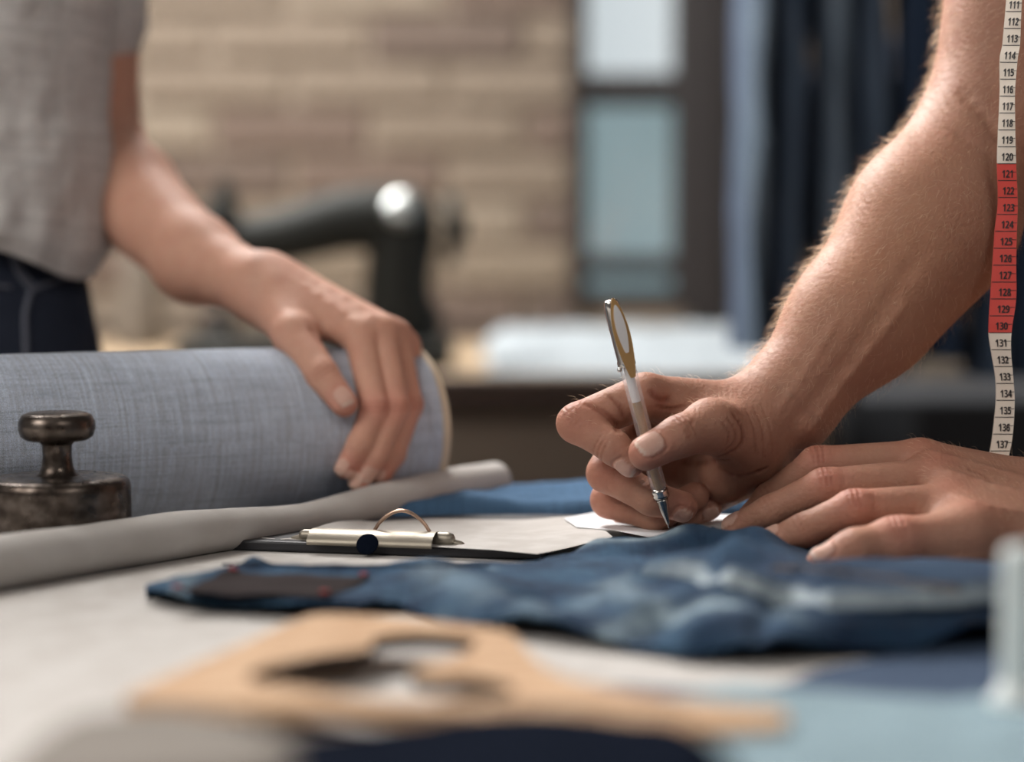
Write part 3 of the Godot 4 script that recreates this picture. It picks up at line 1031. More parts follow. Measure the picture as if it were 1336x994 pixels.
func whose(p: Vector3) -> int:
	# 0: nearer the writing arm, 1: nearer the flat hand
	var r := minf(seg_dist(p, at(800, 600, 1.21), at(985, 570, 1.225)) - 0.035, seg_dist(p, at(985, 560, 1.225), Vector3(0.33, 1.06, -1.285)) - 0.035)
	r = minf(r, seg_dist(p, at(880, 660, 1.215), at(915, 655, 1.22)) - 0.016)
	r = minf(r, seg_dist(p, Vector3(0.33, 1.06, -1.285), Vector3(0.40, 1.40, -1.32)) - 0.05)
	var l := minf(seg_dist(p, at(966, 690, 1.21), at(1066, 606, 1.195)) - 0.010, seg_dist(p, at(1066, 606, 1.195), at(1230, 615, 1.175)) - 0.013)
	l = minf(l, seg_dist(p, at(1000, 690, 1.16), at(1100, 680, 1.14)) - 0.022)
	l = minf(l, seg_dist(p, at(1130, 690, 1.15), at(1420, 680, 1.15)) - 0.038)
	l = minf(l, seg_dist(p, at(1420, 680, 1.15), Vector3(0.62, 0.965, -1.12)) - 0.045)
	l = minf(l, seg_dist(p, Vector3(0.62, 0.965, -1.12), Vector3(0.52, 1.33, -0.98)) - 0.055)
	l = minf(l, seg_dist(p, Vector3(0.55, 1.33, -1.10), Vector3(0.75, 0.98, -1.16)) - 0.10)
	return 0 if r < l else 1

func seg_dist(p: Vector3, a: Vector3, b: Vector3) -> float:
	var ab := b - a
	return (p - a - ab * clampf((p - a).dot(ab) / ab.length_squared(), 0.0, 1.0)).length()

func build_woman() -> void:
	var who := thing("person", "woman in grey T-shirt and dark jeans, one hand draped over the denim roll", "person", Vector3.ZERO)
	var k := Sculpt.new()
	k.base = Color(0.56, 0.31, 0.225)
	k.KG[0] = 0.016
	var el := at(124, 190, 1.640)
	k.bone(at(110, -170, 1.645), el, 0.042, 0.036)
	k.bone(el, at(165, 253, 1.585), 0.036, 0.0385)
	k.bone(at(165, 253, 1.585), at(255, 338, 1.475), 0.0385, 0.0300)
	k.bone(at(255, 338, 1.475), at(335, 374, 1.41), 0.0300, 0.0205)
	k.bone(at(335, 374, 1.407), at(352, 380, 1.402), 0.0205, 0.0185)
	k.bone(at(352, 384, 1.40), at(470, 438, 1.352), 0.0165, 0.0105)
	k.bone(at(352, 376, 1.405), at(498, 433, 1.36), 0.0165, 0.0105)
	k.bone(at(355, 372, 1.415), at(515, 439, 1.372), 0.0160, 0.0100)
	k.bone(at(355, 372, 1.425), at(528, 452, 1.385), 0.0160, 0.0095)
	k.bone(at(355, 400, 1.385), at(385, 438, 1.348), 0.0160, 0.0135)
	k.chain([at(383, 437, 1.347), at(420, 490, 1.316), at(449, 526, 1.304)], [0.0134, 0.0108, 0.0090], 1)
	k.chain([at(470, 440, 1.352), at(490, 533, 1.316), at(470, 580, 1.306), at(450, 611, 1.304)], [0.0105, 0.0096, 0.0084, 0.0070], 2)
	k.chain([at(498, 436, 1.36), at(516, 531, 1.323), at(490, 594, 1.310), at(468, 629, 1.308)], [0.0105, 0.0095, 0.0084, 0.0070], 3)
	k.chain([at(515, 440, 1.372), at(534, 528, 1.340), at(513, 592, 1.326), at(496, 622, 1.322)], [0.0100, 0.0090, 0.0080, 0.0067], 4)
	k.chain([at(528, 453, 1.385), at(546, 512, 1.362), at(545, 550, 1.352), at(537, 577, 1.348)], [0.0095, 0.0080, 0.0071, 0.0060], 5)
	k.nail(at(448, 526, 1.304), at(449, 526, 1.304) - at(420, 490, 1.316), Vector3(0.25, 0.45, 0.85), 0.0090, 0.0068, 0.0060)
	k.nail(at(451, 610, 1.304), Vector3(-0.4, -0.9, 0), Vector3(-0.5, 0.1, 0.85), 0.0070, 0.0058, 0.0050)
	k.nail(at(469, 628, 1.308), Vector3(-0.4, -0.9, 0), Vector3(-0.4, 0.1, 0.85), 0.0070, 0.0058, 0.0050)
	k.nail(at(497, 621, 1.322), Vector3(-0.4, -0.9, 0), Vector3(-0.3, 0.1, 0.85), 0.0067, 0.0055, 0.0047)
	k.whole()
	for q in [[490, 533, 1.316, 0.0096], [516, 531, 1.323, 0.0095], [534, 528, 1.340, 0.0090], [546, 512, 1.362, 0.0080]]:
		joint_lines(k, at(q[0], q[1], q[2]), Vector3(0, -1, 0.2), Vector3(0.2, 0.35, 0.85), q[3], 0.0005)
		k.blush.append([at(q[0], q[1], q[2] - 0.008), 0.012, Color(0.55, 0.24, 0.18), 0.6])
	joint_lines(k, at(420, 490, 1.316), Vector3(0.6, -0.7, 0.2), Vector3(0.3, 0.5, 0.8), 0.0106, 0.0005)
	for q in [[450, 612, 1.30], [468, 630, 1.30], [496, 622, 1.315], [449, 526, 1.297], [540, 577, 1.34]]:
		k.blush.append([at(q[0], q[1], q[2]), 0.013, Color(0.54, 0.22, 0.17), 0.6])
	skin_line(k, [Vector2(470, 425), Vector2(430, 395), Vector2(385, 365)], 0.0030, -0.0005)
	skin_line(k, [Vector2(497, 420), Vector2(450, 388), Vector2(395, 358)], 0.0030, -0.0005)
	skin_line(k, [Vector2(405, 428), Vector2(412, 440), Vector2(425, 452)], 0.0015, 0.0008)
	# body inside the clothes, and the other arm hanging behind the shirt
	k.bone(Vector3(-0.47, 1.20, -1.60), Vector3(-0.47, 1.32, -1.60), 0.10, 0.11)
	k.bone(Vector3(-0.60, 1.36, -1.60), Vector3(-0.34, 1.36, -1.60), 0.06, 0.06)
	k.bone(Vector3(-0.47, 1.36, -1.60), Vector3(-0.47, 1.50, -1.59), 0.052, 0.048)
	k.bone(Vector3(-0.64, 1.35, -1.60), Vector3(-0.70, 1.08, -1.63), 0.042, 0.036)
	k.bone(Vector3(-0.70, 1.08, -1.63), Vector3(-0.66, 0.86, -1.56), 0.036, 0.022)
	k.bone(Vector3(-0.66, 0.86, -1.56), Vector3(-0.65, 0.80, -1.55), 0.022, 0.020)
	for i in 4:
		k.chain([Vector3(-0.665 + i * 0.003, 0.80, -1.575 + i * 0.017), Vector3(-0.66 + i * 0.003, 0.755, -1.575 + i * 0.018), Vector3(-0.65, 0.725, -1.57 + i * 0.016)], [0.0105, 0.0085, 0.007], 6 + i)
	k.chain([Vector3(-0.645, 0.84, -1.545), Vector3(-0.635, 0.80, -1.525), Vector3(-0.638, 0.77, -1.52)], [0.0125, 0.010, 0.008], 10)
	var s := Soup.new()
	s.colored = true
	var hx := at(335, 374, 1.407).x
	k.mesh(s, Vector3(hx - 0.01, 0.805, -1.445), Vector3(-0.045, 0.985, -1.275), 0.00145, func(p: Vector3) -> bool: return p.x > hx - 0.001)
	k.mesh(s, Vector3(-0.40, 0.91, -1.70), Vector3(hx + 0.01, 1.24, -1.36), 0.004, func(p: Vector3) -> bool: return p.x < hx + 0.0055 and p.x > -0.36 and p.y < 1.20)
	k.mesh(s, Vector3(-0.78, 0.69, -1.80), Vector3(-0.28, 1.57, -1.44), 0.008, func(p: Vector3) -> bool: return p.x <= -0.345 or p.y >= 1.185)
	put("body", s.done(), M.fair_skin, who)
	# T-shirt: a torso of oval rounds with folds, open at the hem, and a short sleeve
	var fn := FastNoiseLite.new()
	fn.seed = 9
	fn.frequency = 3.0
	var rows := [[1.415, 0.075, 0.065, 0.0], [1.405, 0.155, 0.080, 0.0], [1.345, 0.190, 0.100, 0.0], [1.25, 0.172, 0.112, 0.007], [1.15, 0.158, 0.112, 0.013], [1.08, 0.156, 0.110, 0.017], [1.025, 0.160, 0.116, 0.019], [0.995, 0.158, 0.118, 0.019], [0.985, 0.150, 0.110, 0.015]]
	var shirt := Soup.new()
	add_sheet(shirt, 120, 90, func(u: float, v: float) -> Vector3:
		var f := minf(v, 0.9999) * (rows.size() - 1)
		var i := int(f)
		var t := f - i
		var a: Array = rows[i]
		var b: Array = rows[i + 1]
		var w := u * TAU
		var y := lerpf(a[0], b[0], t)
		var x := cos(w)
		var z := sin(w)
		var n := fn.get_noise_3d(x * 0.35, y * 1.6 + z * 0.15, z * 0.3) * 0.6 + fn.get_noise_3d(x * 1.2 + y * 2.0, y * 4.0 - x * 1.4, z) * 0.4
		var amp := lerpf(a[3], b[3], t)
		var r := 1.0 + n * amp * 9.0 + 0.022 * fn.get_noise_3d(x * 2.0 + y * 3.0, y * 14.0 - x * 5.0, z * 2.0) * smoothstep(0.25, 0.7, v)
		var sag := (0.020 * sin(w * 2.0 + 0.6) + 0.008 * sin(w * 5.0)) * smoothstep(0.7, 1.0, v)
		return Vector3(-0.465 + x * lerpf(a[1], b[1], t) * (0.7 + 0.3 * r), y - sag, -1.56 + z * lerpf(a[2], b[2], t) * r), 5.0, 2.5)
	add_tube(shirt, smooth_line([Vector3(-0.37, 1.375, -1.60), Vector3(-0.350, 1.34, -1.63), Vector3(-0.345, 1.26, -1.642), Vector3(-0.341, 1.158, -1.640)], 6), [0.056, 0.055, 0.054, 0.053, 0.052, 0.051, 0.050, 0.049, 0.048, 0.047, 0.047, 0.047, 0.047, 0.047, 0.047, 0.047, 0.048, 0.048, 0.048], 28)
	add_tube(shirt, smooth_line([Vector3(-0.58, 1.375, -1.60), Vector3(-0.635, 1.33, -1.60), Vector3(-0.66, 1.24, -1.61), Vector3(-0.672, 1.17, -1.615)], 6), 0.054, 24)
	put("t_shirt", shirt.done(), M.tee, who)
	# jeans: hips, two legs, seams, fly, coin pocket and belt loops
	var jeans := Soup.new()
	var hips := [[1.010, 0.138, 0.098], [0.965, 0.142, 0.102], [0.90, 0.158, 0.112], [0.82, 0.172, 0.118], [0.76, 0.172, 0.115], [0.74, 0.165, 0.11]]
	var hip_at := func(u: float, y: float) -> Vector3:
		var i := 0
		while i < 4 and y < hips[i + 1][0]: i += 1
		var t: float = clampf((hips[i][0] - y) / (hips[i][0] - hips[i + 1][0]), 0.0, 1.0)
		var w := u * TAU
		return Vector3(-0.475 + cos(w) * lerpf(hips[i][1], hips[i + 1][1], t), y, -1.56 + sin(w) * lerpf(hips[i][2], hips[i + 1][2], t))
	add_sheet(jeans, 64, 30, func(u: float, v: float) -> Vector3:
		var y := lerpf(1.010, 0.74, v)
		var p: Vector3 = hip_at.call(u, y)
		var n := fn.get_noise_3d(p.x * 2.5, p.y * 5.0, p.z * 2.5) * 0.006
		return p + Vector3(p.x + 0.475, 0, p.z + 1.56).normalized() * n, 10.0, 3.0)
	for sx in [-1.0, 1.0]:
		add_tube(jeans, smooth_line([Vector3(-0.475 + sx * 0.085, 0.80, -1.60), Vector3(-0.475 + sx * 0.09, 0.45, -1.59), Vector3(-0.475 + sx * 0.095, 0.06, -1.61)], 8), [0.092, 0.090, 0.088, 0.086, 0.083, 0.080, 0.076, 0.072, 0.069, 0.066, 0.064, 0.062, 0.060, 0.059, 0.058, 0.057, 0.056], 24)
	put("jeans", jeans.done(), M.dark_denim, who)
	var seam := func(pts: Array, r: float, called: String, m: Material) -> void:
		var line := []
		for q in smooth_line(pts, 6):
			# laid onto the front of the hips
			var t := at(q.x, q.y, 1.455)
			var w := acos(clampf((t.x + 0.475) / 0.155, -0.98, 0.98))
			var p: Vector3 = hip_at.call(w / TAU, t.y)
			line.append(p + Vector3(cos(w) * 0.3, 0, 1).normalized() * 0.001)
		put(called, tube(line, r, 6, 1.0), m, who)
	seam.call([Vector2(20, 306), Vector2(60, 296), Vector2(92, 284), Vector2(112, 272)], 0.0022, "waistband_seam", M.dark_denim)
	seam.call([Vector2(16, 308), Vector2(17, 335), Vector2(24, 358), Vector2(36, 380)], 0.0020, "pocket_seam", M.seam)
	seam.call([Vector2(22, 308), Vector2(23, 335), Vector2(30, 356), Vector2(40, 374)], 0.0012, "pocket_seam", M.seam)
	seam.call([Vector2(36, 380), Vector2(55, 371), Vector2(74, 362), Vector2(84, 356)], 0.0020, "pocket_seam", M.seam)
	seam.call([Vector2(34, 382), Vector2(24, 410), Vector2(20, 440), Vector2(16, 475)], 0.0022, "fly_seam", M.seam)
	seam.call([Vector2(-20, 372), Vector2(0, 374), Vector2(10, 376)], 0.0016, "fly_seam", M.seam)
	seam.call([Vector2(120, 292), Vector2(128, 330), Vector2(134, 370), Vector2(138, 440)], 0.0018, "side_seam", M.dark_denim)

func build_tables() -> void:
	var t := thing("work_table", "wide wooden cutting table covered with pattern paper and denim", "table", Vector3(-0.2, 0, -0.9))
	put("table_top", rbox(Vector3(1.64, 0.04, 1.07), 0.006), M.table_wood, t, xf(Vector3(0, TABLE - 0.02, 0)))
	for q in [[-0.76, -0.49], [0.76, -0.49], [-0.76, 0.49], [0.76, 0.49]]:
		put("leg", rbox(Vector3(0.06, TABLE - 0.04, 0.06), 0.006), M.table_wood, t, xf(Vector3(q[0], (TABLE - 0.04) / 2, q[1])))
	put("apron", rbox(Vector3(1.46, 0.08, 0.025), 0.004), M.table_wood, t, xf(Vector3(0, TABLE - 0.08, 0.49)))
	put("apron", rbox(Vector3(1.46, 0.08, 0.025), 0.004), M.table_wood, t, xf(Vector3(0, TABLE - 0.08, -0.49)))
	var b := thing("sewing_table", "pale topped bench along the brick wall with dark front edge, carrying the sewing machine", "table", Vector3(-0.42, 0, -2.86))
	put("table_top", rbox(Vector3(1.66, 0.012, 0.92), 0.004), M.pale_wood, b, xf(Vector3(0, 0.830, 0)))
	put("front_edge", rbox(Vector3(1.66, 0.038, 0.03), 0.005), M.dark_wood, b, xf(Vector3(0, 0.816, 0.455)))
	put("front_panel", rbox(Vector3(1.60, 0.50, 0.0155), 0.003), M.taupe, b, xf(Vector3(0, 0.545, 0.42)))
	for q in [[-0.78, -0.42], [0.78, -0.42], [-0.78, 0.40], [0.78, 0.40]]:
		put("leg", rbox(Vector3(0.06, 0.80, 0.06), 0.004), M.dark_wood, b, xf(Vector3(q[0], 0.41, q[1] - 0.02)))
	put("under_frame", rbox(Vector3(1.5, 0.02, 0.8), 0.003), M.dark_wood, b, xf(Vector3(0, 0.812, -0.02)))

func build_roll() -> void:
	# axis of the roll on the table top, near end beyond the left edge of the picture
	var r := 0.0575
	var a := Vector3(-0.40, TABLE + r, -1.198)
	var e := Vector3(-0.0760, TABLE + r, -1.398)
	var o := thing("denim_roll", "thick roll of pale grey blue chambray lying on the table behind the iron weight", "fabric roll", Vector3((a.x + e.x) / 2, TABLE, (a.z + e.z) / 2))
	var inv := Transform3D(Basis.IDENTITY, -o.position)
	var ax := (e - a).normalized()
	var side := ax.cross(Vector3.UP).normalized()
	var f := FastNoiseLite.new()
	f.seed = 12
	f.frequency = 2.0
	var L := a.distance_to(e)
	var wrap := func(k0: float, rr: float, from: float, to: float, m: Material, called: String, par: Node) -> MeshInstance3D:
		var s := Soup.new()
		add_sheet(s, 96, 50, func(u: float, v: float) -> Vector3:
			var w := u * TAU
			var l := lerpf(from, to, v)
			var n := f.get_noise_3d(l * 2.0, cos(w) * 0.4, sin(w) * 0.4 + k0) * 0.0012
			var sagged := 1.0
			var dir := Vector3.UP * sin(w) * sagged + side * cos(w)
			return inv * (a + ax * l + dir * (rr + n)), 1.0, L / 0.36)
		# close the far end
		var c := s.add(inv * (a + ax * to), ax)
		var k := s.v.size()
		for i in 49:
			var w := TAU * i / 48
			s.add(inv * (a + ax * to + (Vector3.UP * sin(w) + side * cos(w)) * rr), ax)
		for i in 48: s.tri(c, k + i, k + i + 1)
		return put(called, s.done(), m, par)
	var body: MeshInstance3D = wrap.call(0.0, r, 0.0, L, M.roll, "cloth_wrap", o)
	tag(wrap.call(0.3, r - 0.0016, 0.02, L + 0.0065, M.selvedge, "selvedge", o), "cream selvedge")
	wrap.call(0.5, r - 0.006, 0.04, L + 0.003, M.roll, "inner_wrap", o)
	wrap.call(0.7, r - 0.012, 0.06, L + 0.009, M.selvedge, "inner_selvedge", o)

func wobble(pts: Array, n := 8) -> PackedVector2Array:
	var out := PackedVector2Array()
	for p in smooth_line(pts, n, true): out.append(p)
	return out

func poly_dist(p: Vector2, poly: PackedVector2Array) -> float:
	# the distance to an outline, positive inside
	var best := 1.0e9
	var n := poly.size()
	for i in n:
		var a := poly[i]
		var ab := poly[(i + 1) % n] - a
		best = minf(best, (p - a - ab * clampf((p - a).dot(ab) / maxf(ab.length_squared(), 1e-12), 0.0, 1.0)).length_squared())
	return sqrt(best) * (1.0 if Geometry2D.is_point_in_polygon(p, poly) else -1.0)

func add_drape(s: Soup, poly: PackedVector2Array, cell: float, height: Callable, colour: Callable, thick := 0.0) -> void:
	# cloth lying on the table: a height over the outline, turned down round its edge
	var lo := poly[0]
	var hi := poly[0]
	for p in poly:
		lo = lo.min(p)
		hi = hi.max(p)
	lo -= Vector2.ONE * cell
	var nx := int(ceil((hi.x - lo.x) / cell)) + 2
	var ny := int(ceil((hi.y - lo.y) / cell)) + 2
	var pos := PackedVector2Array()
	var dist := PackedFloat32Array()
	for j in ny:
		for i in nx:
			var p := lo + Vector2(i, j) * cell
			pos.append(p)
			dist.append(poly_dist(p, poly))
	# vertices just outside are pulled onto the outline
	var top := PackedVector3Array()
	for k in pos.size():
		var p := pos[k]
		var d := dist[k]
		if d < 0.0 and d > -cell * 1.5:
			var best := 1.0e9
			var near := p
			for i in poly.size():
				var q := Geometry2D.get_closest_point_to_segment(p, poly[i], poly[(i + 1) % poly.size()])
				if q.distance_squared_to(p) < best:
					best = q.distance_squared_to(p)
					near = q
			p = near
			d = 0.0
		var h: float = height.call(p, maxf(d, 0.0))
		top.append(Vector3(p.x, TABLE + h, p.y))
	var id := PackedInt32Array()
	var under := PackedInt32Array()
	id.resize(pos.size())
	id.fill(-1)
	under.resize(pos.size())
	for k in pos.size():
		if dist[k] <= -cell * 1.5: continue
		var i := k % nx
		var j := k / nx
		var du := top[k + 1 if i < nx - 1 else k] - top[k - 1 if i > 0 else k]
		var dv := top[k + nx if j < ny - 1 else k] - top[k - nx if j > 0 else k]
		var nn := dv.cross(du).normalized()
		if nn.y < 0.0: nn = -nn
		var col: Color = colour.call(pos[k], top[k].y - TABLE, dist[k])
		id[k] = s.add(top[k], nn, Vector2(pos[k].x, pos[k].y) / 0.25, col)
		if thick > 0.0: under[k] = s.add(top[k] - Vector3(0, minf(thick, (top[k].y - TABLE) * 0.6), 0), -nn, Vector2(pos[k].x, pos[k].y) / 0.25, col)
	var full := PackedByteArray()
	full.resize(pos.size())
	for j in ny - 1:
		for i in nx - 1:
			var k := j * nx + i
			if mini(mini(id[k], id[k + 1]), mini(id[k + nx + 1], id[k + nx])) >= 0 and maxf(maxf(dist[k], dist[k + 1]), maxf(dist[k + nx], dist[k + nx + 1])) > 0.0:
				full[k] = 1
				s.quad(id[k], id[k + 1], id[k + nx + 1], id[k + nx])
				if thick > 0.0: s.quad(under[k], under[k + 1], under[k + nx + 1], under[k + nx])
	if thick <= 0.0: return
	for j in range(1, ny - 1):
		for i in range(1, nx - 1):
			var k := j * nx + i
			if full[k] == 0: continue
			for e in [[k - 1, k, k + nx], [k + 1, k + 1, k + nx + 1], [k - nx, k, k + 1], [k + nx, k + nx, k + nx + 1]]:
				if full[e[0]]: continue
				var a := top[e[1]]
				var b := top[e[2]]
				var out := Vector3(b.z - a.z, 0, a.x - b.x).normalized()
				var mid := (top[k] + top[k + nx + 1]) * 0.5
				if out.dot((a + b) * 0.5 - mid) < 0.0: out = -out
				var n0 := s.v.size()
				for q in [id[e[1]], id[e[2]], under[e[2]], under[e[1]]]: s.add(s.v[q], out, s.uv[q], s.c[q])
				s.quad(n0, n0 + 1, n0 + 2, n0 + 3)

func xz(px: float, py: float, above := 0.0) -> Vector2:
	var p := on(px, py, above)
	return Vector2(p.x, p.z)

func build_jeans() -> void:
	var o := thing("folded_jeans", "faded dark blue jeans spread on the table beneath the hands, leather patch on waistband", "jeans")
	var line := [xz(190, 790), xz(215, 800), xz(300, 806), xz(400, 816), xz(470, 812), xz(520, 806), xz(610, 830), xz(690, 842), xz(740, 850), xz(800, 858), xz(860, 866), xz(900, 874), xz(985, 877), xz(1060, 872), xz(1130, 866), xz(1336, 850), xz(1480, 845),
		Vector2(0.37, -1.05), Vector2(0.37, -1.24), Vector2(0.27, -1.30), Vector2(0.19, -1.285), Vector2(0.145, -1.23), xz(905, 690, 0.014), xz(868, 692, 0.014), xz(800, 702, 0.014), xz(735, 716, 0.014), xz(690, 727, 0.014), xz(660, 729, 0.014), xz(560, 731, 0.014), xz(450, 737, 0.014), xz(380, 736, 0.014), xz(320, 732, 0.014), xz(265, 742, 0.012), xz(206, 770, 0.004)]
	var poly := wobble(line, 4)
	var front := PackedVector2Array()
	for i in 17: front.append(line[i])
	var f := FastNoiseLite.new()
	f.seed = 77
	f.frequency = 9.0
	f.fractal_octaves = 3
	var g := FastNoiseLite.new()
	g.seed = 78
	g.frequency = 30.0
	# folds: from, to, width, height
	var folds := [
		[xz(700, 722, 0.0155), xz(800, 706, 0.0155), 0.014, 0.004], [xz(800, 703, 0.020), xz(905, 696, 0.020), 0.016, 0.006], [xz(905, 697, 0.020), xz(985, 702, 0.020), 0.016, 0.007], [xz(985, 702, 0.020), xz(1040, 735, 0.015), 0.012, 0.005],
		[xz(840, 752, 0.0155), xz(960, 768, 0.0155), 0.012, 0.006], [xz(960, 768, 0.0155), xz(1080, 790, 0.0155), 0.010, 0.008], [xz(1080, 790, 0.018), xz(1330, 782, 0.018), 0.010, 0.006],
		[xz(760, 800, 0.0155), xz(950, 792, 0.0155), 0.016, 0.008], [xz(690, 770, 0.0155), xz(780, 800, 0.0155), 0.014, -0.007], [xz(560, 745, 0.0155), xz(690, 790, 0.0155), 0.016, 0.006],
		[xz(520, 770, 0.0155), xz(620, 800, 0.0155), 0.015, 0.009], [xz(440, 795, 0.01), xz(540, 775, 0.01), 0.010, -0.006], [xz(230, 755, 0.0155), xz(330, 737, 0.0155), 0.007, 0.004], [xz(330, 737, 0.0155), xz(620, 742, 0.0155), 0.007, 0.004],
		[xz(240, 785, 0.0155), xz(480, 790, 0.0155), 0.008, 0.004], [xz(900, 730, 0.0155), xz(1060, 752, 0.0155), 0.016, -0.005], [xz(880, 842, 0.01), xz(960, 835, 0.01), 0.012, 0.004], [xz(1000, 830, 0.01), xz(1330, 815, 0.01), 0.010, 0.004], [xz(985, 850, 0.01), xz(1015, 815, 0.01), 0.006, -0.005],
		[xz(820, 835, 0.01), xz(880, 815, 0.01), 0.012, -0.008]]
	var height := func(p: Vector2, d: float) -> float:
		var h := 0.0130 + 0.0035 * f.get_noise_2dv(p) + 0.0011 * g.get_noise_2d(p.x * 0.9 + p.y * 0.5, p.y * 1.8)
		# thicker to the right, where it lies doubled
		h += 0.007 * smoothstep(0.02, 0.12, p.x) * (1.0 - smoothstep(-0.98, -1.06, p.y) * 1.0)
		# pressed flat under the hand
		h -= 0.009 * smoothstep(0.14, 0.20, p.x) * smoothstep(-1.0, -1.08, p.y)
		for q in folds:
			var ab: Vector2 = q[1] - q[0]
			var t := clampf((p - q[0]).dot(ab) / ab.length_squared(), 0.0, 1.0)
			var e: float = (p - q[0] - ab * t).length() / q[2]
			if e < 2.4: h += q[3] * exp(-e * e)
		# the near edge stands off the table in waves, the far one lies down
		var rim := 0.0020
		var df := 1.0
		for i in front.size() - 1:
			var ab := front[i + 1] - front[i]
			df = minf(df, (p - front[i] - ab * clampf((p - front[i]).dot(ab) / ab.length_squared(), 0.0, 1.0)).length())
		if df < d + 0.010:
			rim = lerpf(rim, clampf(0.0105 + 0.0045 * sin(p.x * 62.0 + 0.8) + 0.003 * f.get_noise_2d(p.x * 2.0, 3.0), 0.0045, 0.0155), 1.0 - smoothstep(0.0, 0.010, df - d))
		return lerpf(minf(rim, h * 0.9), maxf(h, 0.004), sqrt(smoothstep(0.0, 0.013, d)))
	var seen := func(px: float, py: float) -> Vector2:
		# where a line of sight meets the cloth
		for i in 70:
			var h := 0.036 - i * 0.0005
			var p := xz(px, py, h)
			if float(height.call(p, 0.05)) >= h: return p
		return xz(px, py, 0.01)
	# the upper leg: a second layer whose worn front edge runs across the middle
	var lap := [Vector2(836, 754), Vector2(872, 757), Vector2(905, 761), Vector2(945, 767), Vector2(985, 777), Vector2(1030, 789), Vector2(1075, 797), Vector2(1170, 796), Vector2(1290, 789), Vector2(1400, 786)]
	var upper := PackedVector2Array()
	for q in lap: upper.append(seen.call(q.x, q.y))
	upper.append_array([Vector2(0.36, -1.06), Vector2(0.36, -1.22), Vector2(0.20, -1.24), Vector2(0.14, -1.18), Vector2(0.11, -1.12), Vector2(0.08, -1.06)])
	var total := func(p: Vector2, d: float) -> float:
		var e := poly_dist(p, upper)
		var h: float = height.call(p, d)
		if e <= 0.0: return h
		return h + 0.0007 + 0.0058 * sqrt(smoothstep(0.0, 0.007, e)) * (1.0 - smoothstep(-0.975, -1.045, p.y))
	var on_top := func(px: float, py: float) -> Vector2:
		for i in 70:
			var h := 0.036 - i * 0.0005
			var p := xz(px, py, h)
			if float(total.call(p, 0.05)) >= h: return p
		return xz(px, py, 0.01)
	# worn pale streaks along seams and creases: from, to, width, strength
	var worn := []
	for q in [[776, 822, 860, 806, 0.006, 0.7], [860, 806, 955, 790, 0.006, 0.95], [955, 790, 1040, 806, 0.004, 0.5],
		[800, 762, 850, 785, 0.010, 0.55], [700, 790, 800, 775, 0.012, 0.35], [560, 742, 640, 775, 0.012, 0.35], [480, 785, 560, 762, 0.008, 0.5], [198, 784, 290, 737, 0.005, 0.5], [290, 737, 640, 742, 0.004, 0.5], [740, 716, 880, 691, 0.005, 0.8], [195, 792, 480, 794, 0.003, 0.4], [880, 691, 960, 692, 0.004, 0.4]]:
		worn.append([seen.call(q[0], q[1]), seen.call(q[2], q[3]), q[4], q[5]])
	var colour := func(p: Vector2, h: float, d: float) -> Color:
		var c := lin(38, 59, 84)
		var k := clampf(0.5 + 0.9 * f.get_noise_2d(p.x * 2.2, p.y * 2.2) + 0.35 * g.get_noise_2d(p.x * 2.0, p.y * 2.0), 0.0, 1.0)
		c = c.lerp(lin(84, 122, 150), k * (0.55 - 0.35 * smoothstep(0.05, 0.14, p.x)))
		var w := 0.0
		for q in worn:
			var ab: Vector2 = q[1] - q[0]
			var t := clampf((p - q[0]).dot(ab) / ab.length_squared(), 0.0, 1.0)
			var e: float = (p - q[0] - ab * t).length() / q[2]
			if e < 2.4: w = maxf(w, q[3] * exp(-e * e) * (0.75 + 0.5 * g.get_noise_2d(p.x * 3.0, p.y * 3.0)))
		return c.lerp(lin(182, 202, 208), clampf(w, 0.0, 1.0))
	var s := Soup.new()
	s.colored = true
	add_drape(s, poly, 0.0025, height, colour, 0.0018)
	put("denim_cloth", s.done(), M.jeans, o)
	var leg := Soup.new()
	leg.colored = true
	add_drape(leg, upper, 0.0022, func(p: Vector2, d: float) -> float: return float(total.call(p, 0.05)) + (0.0 if d > 0.0 else 0.0004), func(p: Vector2, h: float, d: float) -> Color:
		var c: Color = colour.call(p, h, d)
		var e := 1.0
		for i in lap.size() - 1:
			var ab := upper[i + 1] - upper[i]
			e = minf(e, (p - upper[i] - ab * clampf((p - upper[i]).dot(ab) / ab.length_squared(), 0.0, 1.0)).length())
		var w := (1.0 - smoothstep(0.0025, 0.0065, e)) * (0.85 + 0.3 * g.get_noise_2d(p.x * 3.0, p.y * 3.0)) * (0.25 + 0.75 * smoothstep(0.06, 0.10, p.x)) * (1.0 - 0.35 * smoothstep(0.16, 0.24, p.x))
		return c.lerp(lin(196, 208, 210), clampf(w, 0.0, 1.0)), 0.0012)
	put("upper_leg", leg.done(), M.jeans, o)
	# leather patch on the waistband
	var q0: Vector2 = seen.call(222, 772)
	var q1: Vector2 = seen.call(300, 744)
	var q2: Vector2 = seen.call(486, 755)
	var q3: Vector2 = seen.call(424, 785)
	var patch := Soup.new()
	var patch_at := func(u: float, v: float, up: float) -> Vector3:
		var p := q0.lerp(q3, u).lerp(q1.lerp(q2, u), v)
		return Vector3(p.x, TABLE + float(height.call(p, 0.05)) + up, p.y)
	add_sheet(patch, 24, 12, func(u: float, v: float) -> Vector3: return patch_at.call(u, v, 0.0016 if u > 0.0 and u < 1.0 and v > 0.0 and v < 1.0 else 0.0006))
	tag(put("leather_patch", patch.done(), M.leather, o), "dark brown leather patch")
